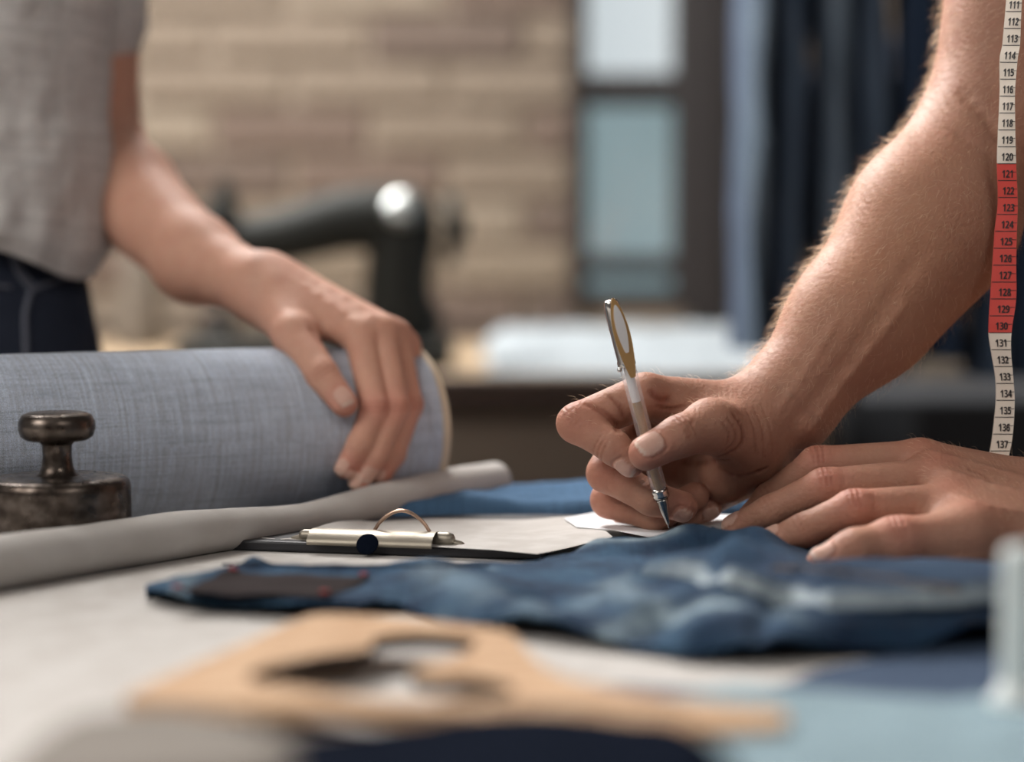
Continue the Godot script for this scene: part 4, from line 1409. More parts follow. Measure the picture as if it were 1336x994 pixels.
	for c in [[0.0, 0.06, 0.0, 1.0], [0.03, 0.93, 1.0, 0.0], [0.94, 0.93, 1.0, 0.3], [0.95, 0.08, 0.3, 1.0]]:
		var st := Soup.new()
		for k in 3:
			var a: Vector3 = patch_at.call(clampf(c[0] + k * 0.012, 0, 1), clampf(c[1], 0, 1), 0.0024)
			var b: Vector3 = patch_at.call(clampf(c[0] + k * 0.012 + 0.012, 0, 1), clampf(c[1] + 0.02, 0, 1), 0.0024)
			add_tube(st, [a, b], 0.0009, 6)
		tag(put("corner_stitches", st.done(), M.red_thread, o), "dark red corner stitches")
	# rows of seam stitches
	for row in [[Vector2(1005, 745), Vector2(1090, 742), Vector2(1190, 760), Vector2(1250, 778), 46, M.thread], [Vector2(1010, 741), Vector2(1092, 738), Vector2(1192, 755), Vector2(1255, 773), 46, M.dark_thread], [Vector2(290, 737), Vector2(420, 744), Vector2(540, 742), Vector2(640, 738), 52, M.dark_thread], [Vector2(1100, 812), Vector2(1180, 812), Vector2(1260, 808), Vector2(1340, 804), 40, M.dark_thread]]:
		var n: int = row[4]
		for k in n:
			var rs := Soup.new()
			var ends := []
			for e in [0.1, 0.75]:
				var t: float = (k + e) / n
				var p2: Vector2 = row[0].bezier_interpolate(row[1], row[2], row[3], t)
				var g2: Vector2 = on_top.call(p2.x, p2.y)
				ends.append(Vector3(g2.x, TABLE + float(total.call(g2, 0.05)) + 0.0003, g2.y))
			add_tube(rs, ends, 0.00055, 5)
			put("stitch", rs.done(), row[5], o)

func build_paper() -> void:
	# pattern paper that covers the table
	var poly := PackedVector2Array()
	for p in smooth_line([Vector2(-0.95, -1.30), Vector2(-0.95, -0.40), Vector2(0.02, -0.40)], 1): poly.append(p)
	for p in smooth_line([Vector2(0.05, -0.55), Vector2(0.02, -0.78), xz(760, 908), xz(880, 906), xz(1000, 902), xz(1070, 895), xz(1110, 884), xz(1140, 868)], 5): poly.append(p)
	poly.append(Vector2(0.14, -0.95))
	poly.append(Vector2(0.10, -1.30))
	var s := Soup.new()
	add_prism(s, poly, TABLE + 0.0003, TABLE + 0.0022)
	tag(put("pattern_paper", s.done(), M.paper), "large sheet of off-white pattern paper covering the left of the table", "paper")
	# loosely rolled paper from the left front to the far end of the denim roll
	var a := Vector3(-0.33, TABLE + 0.0165, -0.965)
	var b := Vector3(-0.014, TABLE + 0.0165, -1.405)
	var o := thing("paper_roll", "long loose roll of off-white paper lying diagonally in front of the iron weight", "paper roll", Vector3(a.x, TABLE, a.z))
	var ax := (b - a).normalized()
	var side := ax.cross(Vector3.UP).normalized()
	var f := FastNoiseLite.new()
	f.seed = 15
	f.frequency = 1.6
	var L := a.distance_to(b)
	var rs := Soup.new()
	add_sheet(rs, 60, 60, func(u: float, v: float) -> Vector3:
		# two turns of a spiral, so that the open ends show the layers
		var w := -1.9 + u * TAU * 2.0
		var pinch := 1.0 - 0.22 * exp(-pow((v - 0.62) / 0.12, 2.0)) + 0.10 * smoothstep(0.72, 0.95, v)
		var r := (0.0145 - 0.0016 * u + 0.0012 * f.get_noise_2d(v * 3.0, u * 0.5)) * pinch
		var shear := Vector3.ZERO
		return a - o.position + ax * (v * L + 0.004 * sin(w) * smoothstep(0.9, 1.0, v)) + (Vector3.UP * sin(w) * 0.98 + side * cos(w) * 1.06) * r + Vector3.UP * (-0.0165 + 0.0145 * pinch + 0.001) + shear, 1.0, 2.0)
	put("rolled_sheet", rs.done(), M.paper, o)

func build_clipboard() -> void:
	var l := xz(268, 722)
	var r := xz(706, 737)
	var dir := (r - l).normalized()
	var away := Vector2(dir.y, -dir.x)
	var mid := (l + r) / 2.0
	var yaw := -dir.angle()
	var o := thing("clipboard", "dark clipboard with a steel clip and wire loop lying under loose paper sheets", "clipboard", Vector3(mid.x, TABLE + 0.0025, mid.y))
	o.rotation.y = yaw
	var w := l.distance_to(r)
	put("board", rbox(Vector3(w, 0.006, 0.170), 0.0015), M.board, o, xf(Vector3(0, 0.003, -0.085)))
	# the clip: a bent steel plate, its pivot ends and the wire loop
	var c0 := xz(398, 711, 0.008)
	var c1 := xz(566, 714, 0.008)
	var cl := o.transform.affine_inverse() * Vector3(c0.x, TABLE + 0.008, c0.y)
	var cr := o.transform.affine_inverse() * Vector3(c1.x, TABLE + 0.008, c1.y)
	var cx := (cl.x + cr.x) / 2.0
	var cw := absf(cr.x - cl.x)
	var clip := Soup.new()
	var prof := [Vector2(0.010, 0.0052), Vector2(0.011, 0.0065), Vector2(0.0095, 0.0092), Vector2(0.0055, 0.0122), Vector2(0.000, 0.0134), Vector2(-0.007, 0.0128), Vector2(-0.014, 0.0085), Vector2(-0.016, 0.0062)]
	add_sheet(clip, 8, 28, func(u: float, v: float) -> Vector3:
		var line := smooth_line(prof, 4)
		var q: Vector2 = line[int(round(v * (line.size() - 1)))]
		return Vector3(cx + (u - 0.5) * cw, q.y, q.x - 0.006))
	put("clip_plate", clip.done(), M.clip, o)
	add_clip_ends(o, cx, cw)
	var loop := []
	for k in 13:
		var t := k / 12.0
		loop.append(Vector3(cx + 0.016 + (t - 0.5) * 0.034, 0.0125 + 0.0125 * pow(sin(PI * t), 0.75), -0.010))
	put("wire_loop", tube(loop, 0.0011, 8), M.wire, o)
	put("blue_disc", lathe([Vector2(0, 0.0), Vector2(0.0062, 0.0), Vector2(0.0066, 0.0006), Vector2(0.0062, 0.0014), Vector2(0, 0.0016)], 24), M.navy_cloth, o, Transform3D(Basis.from_euler(Vector3(1.05, 0, 0)), Vector3(cx - 0.0005, 0.0066, 0.0048)))  # small dark blue disc below the clip plate
	# loose sheets
	var sheets := [
		["paper_sheet", "off-white paper sheet held under the clipboard's steel clip, its far corner curled up", [xz(308, 700, 0.009), xz(640, 719, 0.008), xz(700, 720, 0.010), xz(800, 690, 0.016), xz(760, 668, 0.014), xz(560, 670, 0.012), xz(470, 667, 0.016), xz(385, 668, 0.024), xz(366, 697, 0.012)], 0.0008, M.paper],
		["paper_sheet", "bright white paper sheet under the writing hand, beside the raised denim fold", [xz(735, 676, 0.012), xz(780, 668, 0.012), xz(960, 676, 0.010), xz(990, 690, 0.012), xz(850, 702, 0.012), xz(800, 691, 0.0125), xz(752, 687, 0.0125)], 0.0, M.white_paper],
		["paper_sheet", "corner of an off-white sheet jutting from beneath the paper roll beside the clipboard", [xz(300, 699, 0.007), xz(380, 706, 0.0085), xz(400, 690, 0.008), xz(335, 688, 0.007)], 0.0, M.paper]]
	for q in sheets:
		var poly := PackedVector2Array()
		for p in q[2]: poly.append(p)
		var s := Soup.new()
		var is_first: bool = q[3] > 0.0
		var hgt := func(p: Vector2, d: float) -> float:
			if is_first:
				return 0.0088 + 0.014 * smoothstep(-0.085, -0.135, p.x) * smoothstep(-1.18, -1.27, p.y) + 0.003 * smoothstep(0.0, 0.05, p.x) * smoothstep(-1.12, -1.2, p.y)
			return 0.0122 if q[4] == M.white_paper else 0.0076
		add_drape(s, poly, 0.004, hgt, func(p: Vector2, h: float, d: float) -> Color: return Color.WHITE)
		tag(put(q[0], s.done(), q[4]), q[1], "paper")

func add_clip_ends(o: Node3D, cx: float, cw: float) -> void:
	for sx in [-1.0, 1.0]:
		var t := Soup.new()
		add_tube(t, [Vector3(cx + sx * (cw / 2 + 0.0005), 0.0088, -0.010), Vector3(cx + sx * (cw / 2 + 0.006), 0.0088, -0.010)], 0.0046 if sx > 0 else 0.0036, 14)
		add_tube(t, [Vector3(cx + sx * (cw / 2 + 0.007), 0.0072, -0.010), Vector3(cx + sx * (cw / 2 + 0.013), 0.0055, -0.012)], 0.0026, 10)
		put("pivot_end", t.done(), M.clip, o)

func drape_thing(called: String, label: String, category: String, line: Array, m: Material, thick: float, seed: int, waves: float, cell := 0.004, per := 4) -> void:
	var poly := wobble(line, per)
	var f := FastNoiseLite.new()
	f.seed = seed
	f.frequency = 8.0
	var s := Soup.new()
	add_drape(s, poly, cell, func(p: Vector2, d: float) -> float:
		return (thick + waves * f.get_noise_2dv(p)) * (0.1 + 0.9 * sqrt(smoothstep(0.0, thick * 0.8 + 0.002, d))) if d > 0.0 else 0.0004, func(p: Vector2, h: float, d: float) -> Color: return Color.WHITE)
	tag(put(called, s.done(), m), label, category)

func build_cloths() -> void:
	drape_thing("denim_scrap", "mid blue denim fold at the far edge of the table beside the paper roll's end", "fabric", [Vector2(-0.11, -1.285), Vector2(-0.02, -1.30), Vector2(0.06, -1.295), Vector2(0.11, -1.29), Vector2(0.17, -1.33), Vector2(0.15, -1.43), Vector2(0.02, -1.435), Vector2(-0.06, -1.40), Vector2(-0.105, -1.33)], M.scrap, 0.0165, 3, 0.006)
	drape_thing("denim_cloth", "smooth mid blue denim cloth lying under the jeans at the table's right", "fabric", [xz(1060, 880), xz(1180, 855), Vector2(0.20, -0.93), Vector2(0.45, -0.95), Vector2(0.50, -0.60), Vector2(0.20, -0.62), Vector2(0.05, -0.66), xz(720, 925), xz(760, 898), xz(900, 903), xz(1010, 899)], M.blue_cloth, 0.003, 4, 0.0008)
	drape_thing("faded_cloth", "pale washed blue denim cloth folded at the near right corner of the table", "fabric", [xz(690, 960, 0.006), xz(760, 920, 0.006), xz(880, 902, 0.008), xz(960, 893, 0.008), xz(1120, 897, 0.008), xz(1240, 906, 0.008), xz(1400, 900, 0.008), Vector2(0.30, -0.60), Vector2(0.12, -0.58), Vector2(0.03, -0.62)], M.pale_cloth, 0.008, 5, 0.004)
	drape_thing("navy_cloth", "dark navy cloth bunched at the near edge, in front of the wooden french curve", "fabric", [Vector2(-0.115, -0.60), Vector2(-0.06, -0.655), Vector2(-0.005, -0.672), Vector2(0.04, -0.668), Vector2(0.075, -0.64), Vector2(0.07, -0.56), Vector2(-0.02, -0.53), Vector2(-0.10, -0.54)], M.navy_cloth, 0.027, 6, 0.004)
	drape_thing("beige_cloth", "blurred beige cloth lying at the near left, below the french curve's tip", "fabric", [Vector2(-0.165, -0.60), Vector2(-0.158, -0.655), Vector2(-0.12, -0.672), Vector2(-0.085, -0.66), Vector2(-0.05, -0.615), Vector2(-0.06, -0.55), Vector2(-0.15, -0.54)], M.beige, 0.028, 7, 0.003)

func build_ruler() -> void:
	# a wooden french curve with a cut-out, resting on the edge of the jeans
	var out := [Vector2(163, 908), Vector2(240, 872), Vector2(320, 838), Vector2(395, 806), Vector2(440, 801), Vector2(540, 808), Vector2(655, 822), Vector2(680, 840), Vector2(700, 862), Vector2(740, 884), Vector2(820, 902), Vector2(930, 917), Vector2(1015, 925), Vector2(1026, 935), Vector2(1010, 946), Vector2(900, 949), Vector2(740, 941), Vector2(600, 930), Vector2(450, 921), Vector2(300, 918), Vector2(200, 914)]
	var hole := [Vector2(489, 832), Vector2(550, 826), Vector2(612, 832), Vector2(618, 842), Vector2(595, 856), Vector2(560, 866), Vector2(535, 876), Vector2(565, 884), Vector2(620, 884), Vector2(668, 896), Vector2(655, 909), Vector2(560, 914), Vector2(460, 908), Vector2(390, 896), Vector2(325, 886), Vector2(340, 872), Vector2(410, 856), Vector2(480, 846)]
	# its far side rests on the jeans, its near side on the paper
	var rise := func(z: float) -> float: return 0.0125 + 0.0075 * clampf((-0.705 - z) / 0.215, 0.0, 1.05)
	var lay := func(q: Vector2) -> Vector2:
		var p := xz(q.x, q.y, 0.01)
		for i in 8: p = xz(q.x, q.y, rise.call(p.y))
		return p
	var poly := PackedVector2Array()
	for p in smooth_line(out, 4, true): poly.append(lay.call(p))
	var inner := PackedVector2Array()
	for p in smooth_line(hole, 4, true): inner.append(lay.call(p))
	var hole_side := 1.0 if Geometry2D.is_polygon_clockwise(inner) else -1.0
	# join the outline and the hole by a hairline cut
	if Geometry2D.is_polygon_clockwise(poly) == Geometry2D.is_polygon_clockwise(inner):
		inner.reverse()
		hole_side = -hole_side
	var bi := 0
	var bj := 0
	var best := 1.0e9
	for i in poly.size():
		for j in inner.size():
			if poly[i].distance_to(inner[j]) < best:
				best = poly[i].distance_to(inner[j])
				bi = i
				bj = j
	var all := PackedVector2Array()
	for i in poly.size() + 1: all.append(poly[(bi + i) % poly.size()])
	all[all.size() - 1] += (poly[(bi - 1 + poly.size()) % poly.size()] - poly[bi]).normalized() * 0.00003
	for j in inner.size() + 1: all.append(inner[(bj + j) % inner.size()])
	all[all.size() - 1] += (inner[(bj - 1 + inner.size()) % inner.size()] - inner[bj]).normalized() * 0.00003
	var s := Soup.new()
	add_prism(s, all, 0.0, 0.006)
	var c := Vector3(-0.03, TABLE, -0.80)
	for i in s.v.size():
		s.v[i].y += float(rise.call(s.v[i].z)) - 0.006
		s.v[i] -= Vector3(c.x, 0, c.z)
	# dark walls of the cut-out: the shade inside it put into the colour
	var hole_shade := Soup.new()
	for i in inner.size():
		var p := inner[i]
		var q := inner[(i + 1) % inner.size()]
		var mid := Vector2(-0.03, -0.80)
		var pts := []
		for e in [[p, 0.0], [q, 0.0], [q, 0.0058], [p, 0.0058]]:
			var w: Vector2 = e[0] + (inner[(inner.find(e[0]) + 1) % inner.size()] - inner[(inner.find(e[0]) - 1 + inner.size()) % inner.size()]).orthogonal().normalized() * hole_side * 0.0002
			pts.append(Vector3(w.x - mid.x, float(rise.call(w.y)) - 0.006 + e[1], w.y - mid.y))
		hole_shade.flat(pts)
	var o := put("french_curve", s.done(), M.wood_rule, null, Transform3D(Basis.from_euler(Vector3(0.0, 0, 0)), c))
	put("cut_shade", hole_shade.done(), M.shade_brown, o)
	tag(o, "tan wooden french curve with a shaped cut-out lying in front of the jeans", "ruler")

func build_weight() -> void:
	var o := thing("iron_weight", "round dark iron tailor's weight with a mushroom knob standing before the denim roll", "weight", Vector3(-0.2585, TABLE + 0.0022, -1.145))
	put("body", lathe([Vector2(0, 0), Vector2(0.038, 0), Vector2(0.0405, 0.0015), Vector2(0.0412, 0.006), Vector2(0.0412, 0.0415), Vector2(0.0403, 0.0455), Vector2(0.0375, 0.0478), Vector2(0.033, 0.0485), Vector2(0.011, 0.0490), Vector2(0, 0.0490)], 64), M.iron, o)
	put("knob", lathe([Vector2(0.013, 0.0485), Vector2(0.0105, 0.0505), Vector2(0.0088, 0.054), Vector2(0.0082, 0.060), Vector2(0.0083, 0.066), Vector2(0.010, 0.0682), Vector2(0.017, 0.0690), Vector2(0.0203, 0.0712), Vector2(0.0217, 0.0755), Vector2(0.0215, 0.0795), Vector2(0.0195, 0.0832), Vector2(0.016, 0.0848), Vector2(0, 0.0852)], 56), M.iron, o)

func build_pen() -> void:
	var tip := at(873, 689, 1.180)
	var top := at(796, 391, 1.1655)
	var y := (top - tip).normalized()
	var z := (Vector3(0.25, 0, 1) - y * y.dot(Vector3(0.25, 0, 1))).normalized()
	var o := thing("pen", "clear barrelled gel pen with gold ink, gold clip and silver tip held in the hand", "pen")
	o.transform = Transform3D(Basis(y.cross(z), y, z), tip)
	var L := tip.distance_to(top)
	put("tip_cone", lathe([Vector2(0.0003, 0), Vector2(0.0005, 0.0022), Vector2(0.0010, 0.0030), Vector2(0.0012, 0.0045), Vector2(0.0038, 0.0170), Vector2(0.0040, 0.0185), Vector2(0, 0.0186)], 28), M.silver, o)
	put("collar_ring", lathe([Vector2(0.0036, 0.0185), Vector2(0.0050, 0.0190), Vector2(0.0053, 0.0205), Vector2(0.0048, 0.0215), Vector2(0.0052, 0.0228), Vector2(0.0048, 0.0242), Vector2(0.0038, 0.0246)], 28), M.silver, o)
	put("refill", lathe([Vector2(0, 0.020), Vector2(0.0027, 0.020), Vector2(0.0027, 0.078), Vector2(0, 0.078)], 20), M.gold_ink, o)
	put("empty_refill", lathe([Vector2(0, 0.0781), Vector2(0.0027, 0.0781), Vector2(0.0027, L - 0.034), Vector2(0, L - 0.034)], 20), M.milky, o)
	put("barrel", lathe([Vector2(0.0042, 0.024), Vector2(0.0047, 0.027), Vector2(0.0047, 0.060), Vector2(0.0048, L - 0.036)], 36), M.clear, o)
	put("cap", lathe([Vector2(0.0046, L - 0.040), Vector2(0.0053, L - 0.0395), Vector2(0.0054, L - 0.037), Vector2(0.0049, L - 0.036), Vector2(0.0049, L - 0.006), Vector2(0.0042, L - 0.0015), Vector2(0.003, L), Vector2(0, L)], 32), M.silver, o)
	var drop := func(grow: float, lo: float, hi: float, wide: float) -> PackedVector2Array:
		var out := PackedVector2Array()
		for k in 48:
			var w := TAU * k / 48.0
			var t := 0.5 - 0.5 * cos(w)
			var half := wide * pow(sin(PI * clampf(t * 0.93 + 0.07, 0.0, 1.0)), 0.7) * (1.0 - 0.35 * (1.0 - t))
			out.append(Vector2((1.0 if w < PI else -1.0) * half * (1.0 if k % 24 != 0 else 0.0), lerpf(lo, hi, t)))
		return out
	for q in [["clip", 0.0, L - 0.046, L + 0.001, 0.0054, 0.0046, 0.0066, M.gold], ["clip_inlay", 0.0, L - 0.031, L - 0.003, 0.0032, 0.0060, 0.0072, M.milky]]:
		var s := Soup.new()
		add_prism(s, drop.call(q[1], q[2], q[3], q[4]), q[5], q[6], 0.0004)
		# the prism lies in x and z: stand it along the pen, on the side that looks at the camera
		var b := Basis(Vector3(1, 0, 0), Vector3(0, 0, 1), Vector3(0, 1, 0))
		for i in s.v.size():
			s.v[i] = b * s.v[i]
			s.n[i] = b * s.n[i]
		var ix := PackedInt32Array()
		for i in range(0, s.ix.size(), 3): ix.append_array([s.ix[i], s.ix[i + 2], s.ix[i + 1]])
		s.ix = ix
		put(q[0], s.done(), q[7], o)
	put("clip_foot", lathe([Vector2(0, 0), Vector2(0.0012, 0.0003), Vector2(0.0015, 0.0012), Vector2(0.0012, 0.0024), Vector2(0, 0.0028)], 16), M.silver, o, xf(Vector3(-0.0052, L - 0.042, 0.001)))

func build_tape() -> void:
	var o := thing("measuring_tape", "white measuring tape with a red stretch and black numbers hanging beside the forearm", "measuring tape")
	# y in the picture, left edge, right edge
	var rows := [[-700, 1392, 1436], [-400, 1350, 1384], [-150, 1322, 1350], [-60, 1316, 1338], [0, 1313, 1333.5], [60, 1308, 1331], [75, 1304.5, 1328], [120, 1304.5, 1324.5], [180, 1302, 1325], [213, 1301, 1326], [265, 1302, 1328], [300, 1298, 1327], [345, 1295, 1326], [390, 1292, 1326], [434, 1290, 1320], [460, 1293.5, 1319.5], [490, 1298.5, 1322], [520, 1299.5, 1324], [550, 1297, 1323], [575, 1294, 1320.5], [598, 1290, 1316], [640, 1286, 1312], [676, 1284, 1310]]
	var edge := func(y: float, right: bool) -> Vector3:
		var i := 0
		while i < rows.size() - 2 and y > rows[i + 1][0]: i += 1
		var a: Array = rows[maxi(i - 1, 0)]
		var b: Array = rows[i]
		var c: Array = rows[i + 1]
		var d: Array = rows[mini(i + 2, rows.size() - 1)]
		var t: float = (y - b[0]) / (c[0] - b[0])
		var k := 2 if right else 1
		var x := cubic_interpolate(b[k], c[k], a[k], d[k], t) if y > 0 else lerpf(b[k], c[k], t)
		var dd := 1.207 - 0.03 * smoothstep(0.0, -700.0, y) + 0.004 * smoothstep(560.0, 680.0, y)
		return at(x, y, dd + (-0.0045 if right else 0.0045))
	var strip := func(y0: float, y1: float, called: String, m: Material) -> void:
		var s := Soup.new()
		var n := int((y1 - y0) / 5.0) + 1
		for back in [0.0, 1.0]:
			add_sheet(s, 4, n, func(u: float, v: float) -> Vector3:
				var y := lerpf(y0, y1, v)
				return edge.call(y, false).lerp(edge.call(y, true), u if back == 0.0 else 1.0 - u) + Vector3(0, 0, -0.0005) * back)
		put(called, s.done(), m, o)

	strip.call(-700, 213, "white_band", M.tape_white)
	strip.call(213, 434, "red_band", M.tape_red)
	strip.call(434, 676, "white_band", M.tape_white)
	# a line below each number, a shorter one half way
	var marks := Soup.new()
	var font := SystemFont.new()
	font.font_names = PackedStringArray(["Droid Sans"])
	font.font_weight = 700
	for n in range(111, 139):
		var y := 235.5 + (n - 121) * 22.05
		for q in [[y, 0.0, 1.0, 0.55], [y - 11.0, 0.72, 1.0, 0.4]]:
			if q[0] > 600: continue
			var a: Vector3 = edge.call(q[0], false)
			var b: Vector3 = edge.call(q[0], true)
			var nn := Vector3(0, 0, 1)
			var up: Vector3 = (edge.call(q[0] - 2.0, false) - a).normalized() * 0.00022 * q[3] * 2.0
			marks.flat([a.lerp(b, q[1] * 0.96 + 0.02) - up + nn * 0.0003, a.lerp(b, q[1] * 0.96 + 0.02) + up + nn * 0.0003, a.lerp(b, q[2] * 0.96 + 0.02) + up + nn * 0.0003, a.lerp(b, q[2] * 0.96 + 0.02) - up + nn * 0.0003])
		if y > 600: continue
		var t := TextMesh.new()
		t.text = str(n)
		t.font = font
		t.font_size = 32
		t.pixel_size = 0.0062 / 32.0
		t.depth = 0.0001
		t.curve_step = 1.0
		var yc := y - 8.5
		var l: Vector3 = edge.call(yc, false)
		var r: Vector3 = edge.call(yc, true)
		var x := (r - l).normalized()
		var upv: Vector3 = (edge.call(yc - 6.0, false) - edge.call(yc + 6.0, false)).normalized()
		var z := x.cross(upv).normalized()
		put("number", t, M.ink, o, Transform3D(Basis(x * 0.78, z.cross(x), z), l.lerp(r, 0.56) + z * 0.0004))
	put("centimetre_lines", marks.done(), M.ink, o)

func build_small() -> void:
	# white plastic block standing on the faded cloth at the right
	var o := thing("plastic_stand", "white frosted plastic upright with a flared foot at the right edge, on the pale cloth", "stand", on(1328, 918, 0.008))
	put("upright", rbox(Vector3(0.0135, 0.062, 0.012), 0.005), M.frost, o, xf(Vector3(0, 0.029, 0)))
	put("foot", lathe([Vector2(0, 0), Vector2(0.011, 0.0), Vector2(0.0112, 0.0015), Vector2(0.009, 0.004), Vector2(0.0065, 0.009), Vector2(0, 0.010)], 28), M.frost, o)

func build_room() -> void:
	var back := -3.42
	# floor, ceiling and walls with thickness
	structure("floor", box(Vector3(6.4, 0.1, 6.6)), M.floor, null, xf(Vector3(0, -0.05, -0.5)))
	structure("ceiling", box(Vector3(6.4, 0.1, 6.6)), M.ceiling, null, xf(Vector3(0, 3.05, -0.5)))
	structure("wall_left", box(Vector3(0.15, 3.0, 6.6)), M.plaster, null, xf(Vector3(-3.075, 1.5, -0.5)))
	structure("wall_right", box(Vector3(0.15, 3.0, 6.6)), M.plaster, null, xf(Vector3(3.075, 1.5, -0.5)))
	structure("wall_front", box(Vector3(6.0, 3.0, 0.15)), M.plaster, null, xf(Vector3(0, 1.5, 2.725)))
	# back wall: mortar bed with a window opening, bricks standing proud of it
	var wx0 := 0.118
	var wx1 := 0.284
	var wy0 := 0.905
	var wy1 := 2.10
	var s := Soup.new()
	for q in [[-3.0, wx0, 0.0, 3.0], [wx1, 3.0, 0.0, 3.0], [wx0, wx1, 0.0, wy0], [wx0, wx1, wy1, 3.0]]:
		add_box(s, Vector3(q[1] - q[0], q[3] - q[2], 0.20), xf(Vector3((q[0] + q[1]) / 2, (q[2] + q[3]) / 2, back - 0.10)))
	var wall := structure("wall_back", s.done(), M.mortar)
	var rng := RandomNumberGenerator.new()
	rng.seed = 20
	var shapes := []
	for i in 4:
		var b := Soup.new()
		add_rbox(b, Vector3(0.250 - i * 0.002, 0.066 - i * 0.0012, 0.03), 0.006)
		shapes.append(b.done())
	var tones := []
	var speckle := noise_tex(0.05, Color(0.86, 0.85, 0.84), Color.WHITE, 91)
	for c in [rgb(146, 134, 118), rgb(140, 128, 112), rgb(136, 124, 110), rgb(150, 139, 124), rgb(118, 103, 93), rgb(112, 99, 90), rgb(138, 126, 112)]:
		var m := mat(c, 0.95)
		m.albedo_texture = speckle
		tones.append(triplanar(m, 4.0))
	for row in range(9, 27):
		var y := 0.04 + row * 0.0765
		for k in 22:
			var x := -2.86 + k * 0.262 + (0.131 if row % 2 else 0.0)
			if x > 1.70: continue
			var x0 := x - 0.125
			var x1 := x + 0.125
			# cut to length beside the window
			if x0 < wx0 and x1 > wx0 - 0.022: x1 = wx0 - 0.022
			elif x0 < wx1 + 0.09 and x1 > wx0: x0 = wx1 + 0.09
			if x1 - x0 < 0.03: continue
			var tone := rng.randi_range(0, 3)
			var roll := rng.randf()
			if roll < 0.16: tone = 4
			elif roll < 0.28: tone = 5
			elif roll < 0.5: tone = 6
			put("brick", shapes[rng.randi_range(0, 3)], tones[tone], wall, Transform3D(Basis.from_scale(Vector3((x1 - x0) / 0.25, 1, 1)), Vector3((x0 + x1) / 2, y, back - 0.007 + rng.randf() * 0.004)))
	# window in the back wall
	var w := structure("window_1", box(Vector3(0.0, 0.0, 0.0)) if false else window_frame(wx0, wx1, wy0, wy1, back), M.frame)
	var bars := [0.905, 0.962, 1.27, 1.72, 2.10]
	for i in 4:
		structure("pane", box(Vector3(wx1 - wx0 - 0.03, bars[i + 1] - bars[i] - 0.02, 0.004)), M.glass, w, xf(Vector3((wx0 + wx1) / 2, (bars[i] + bars[i + 1]) / 2, back - 0.055)))

func window_frame(x0: float, x1: float, y0: float, y1: float, back: float) -> ArrayMesh:
	var s := Soup.new()
	var t := 0.018
	for x in [x0 - 0.004, x1 + 0.004]:
		add_rbox(s, Vector3(t * 1.4, y1 - y0 + 0.04, 0.09), 0.004, xf(Vector3(x, (y0 + y1) / 2, back - 0.03)))
	for q in [[y0, 0.03], [0.960, 0.034], [1.257, 0.050], [1.72, 0.03], [y1, 0.03]]:
		add_rbox(s, Vector3(x1 - x0 + 0.02, q[1], 0.07), 0.004, xf(Vector3((x0 + x1) / 2, q[0], back - 0.03)))
	# a broad dark casing to the right of the panes
	add_rbox(s, Vector3(0.068, y1 - y0 + 0.1, 0.05), 0.004, xf(Vector3(x1 + 0.048, (y0 + y1) / 2, back + 0.022)))
	return s.done()

func build_outside() -> void:
	var b := thing("building", "pale blue-green house front across the yard, seen blurred through the window", "building", Vector3(0.6, 0, -9.0))
	put("wall", box(Vector3(5.0, 1.72, 0.3)), M.facade, b, xf(Vector3(0, 0.86, 0)))
	structure("ground", box(Vector3(16, 0.1, 8)), M.plaster, null, xf(Vector3(0, -0.06, -7.9)))

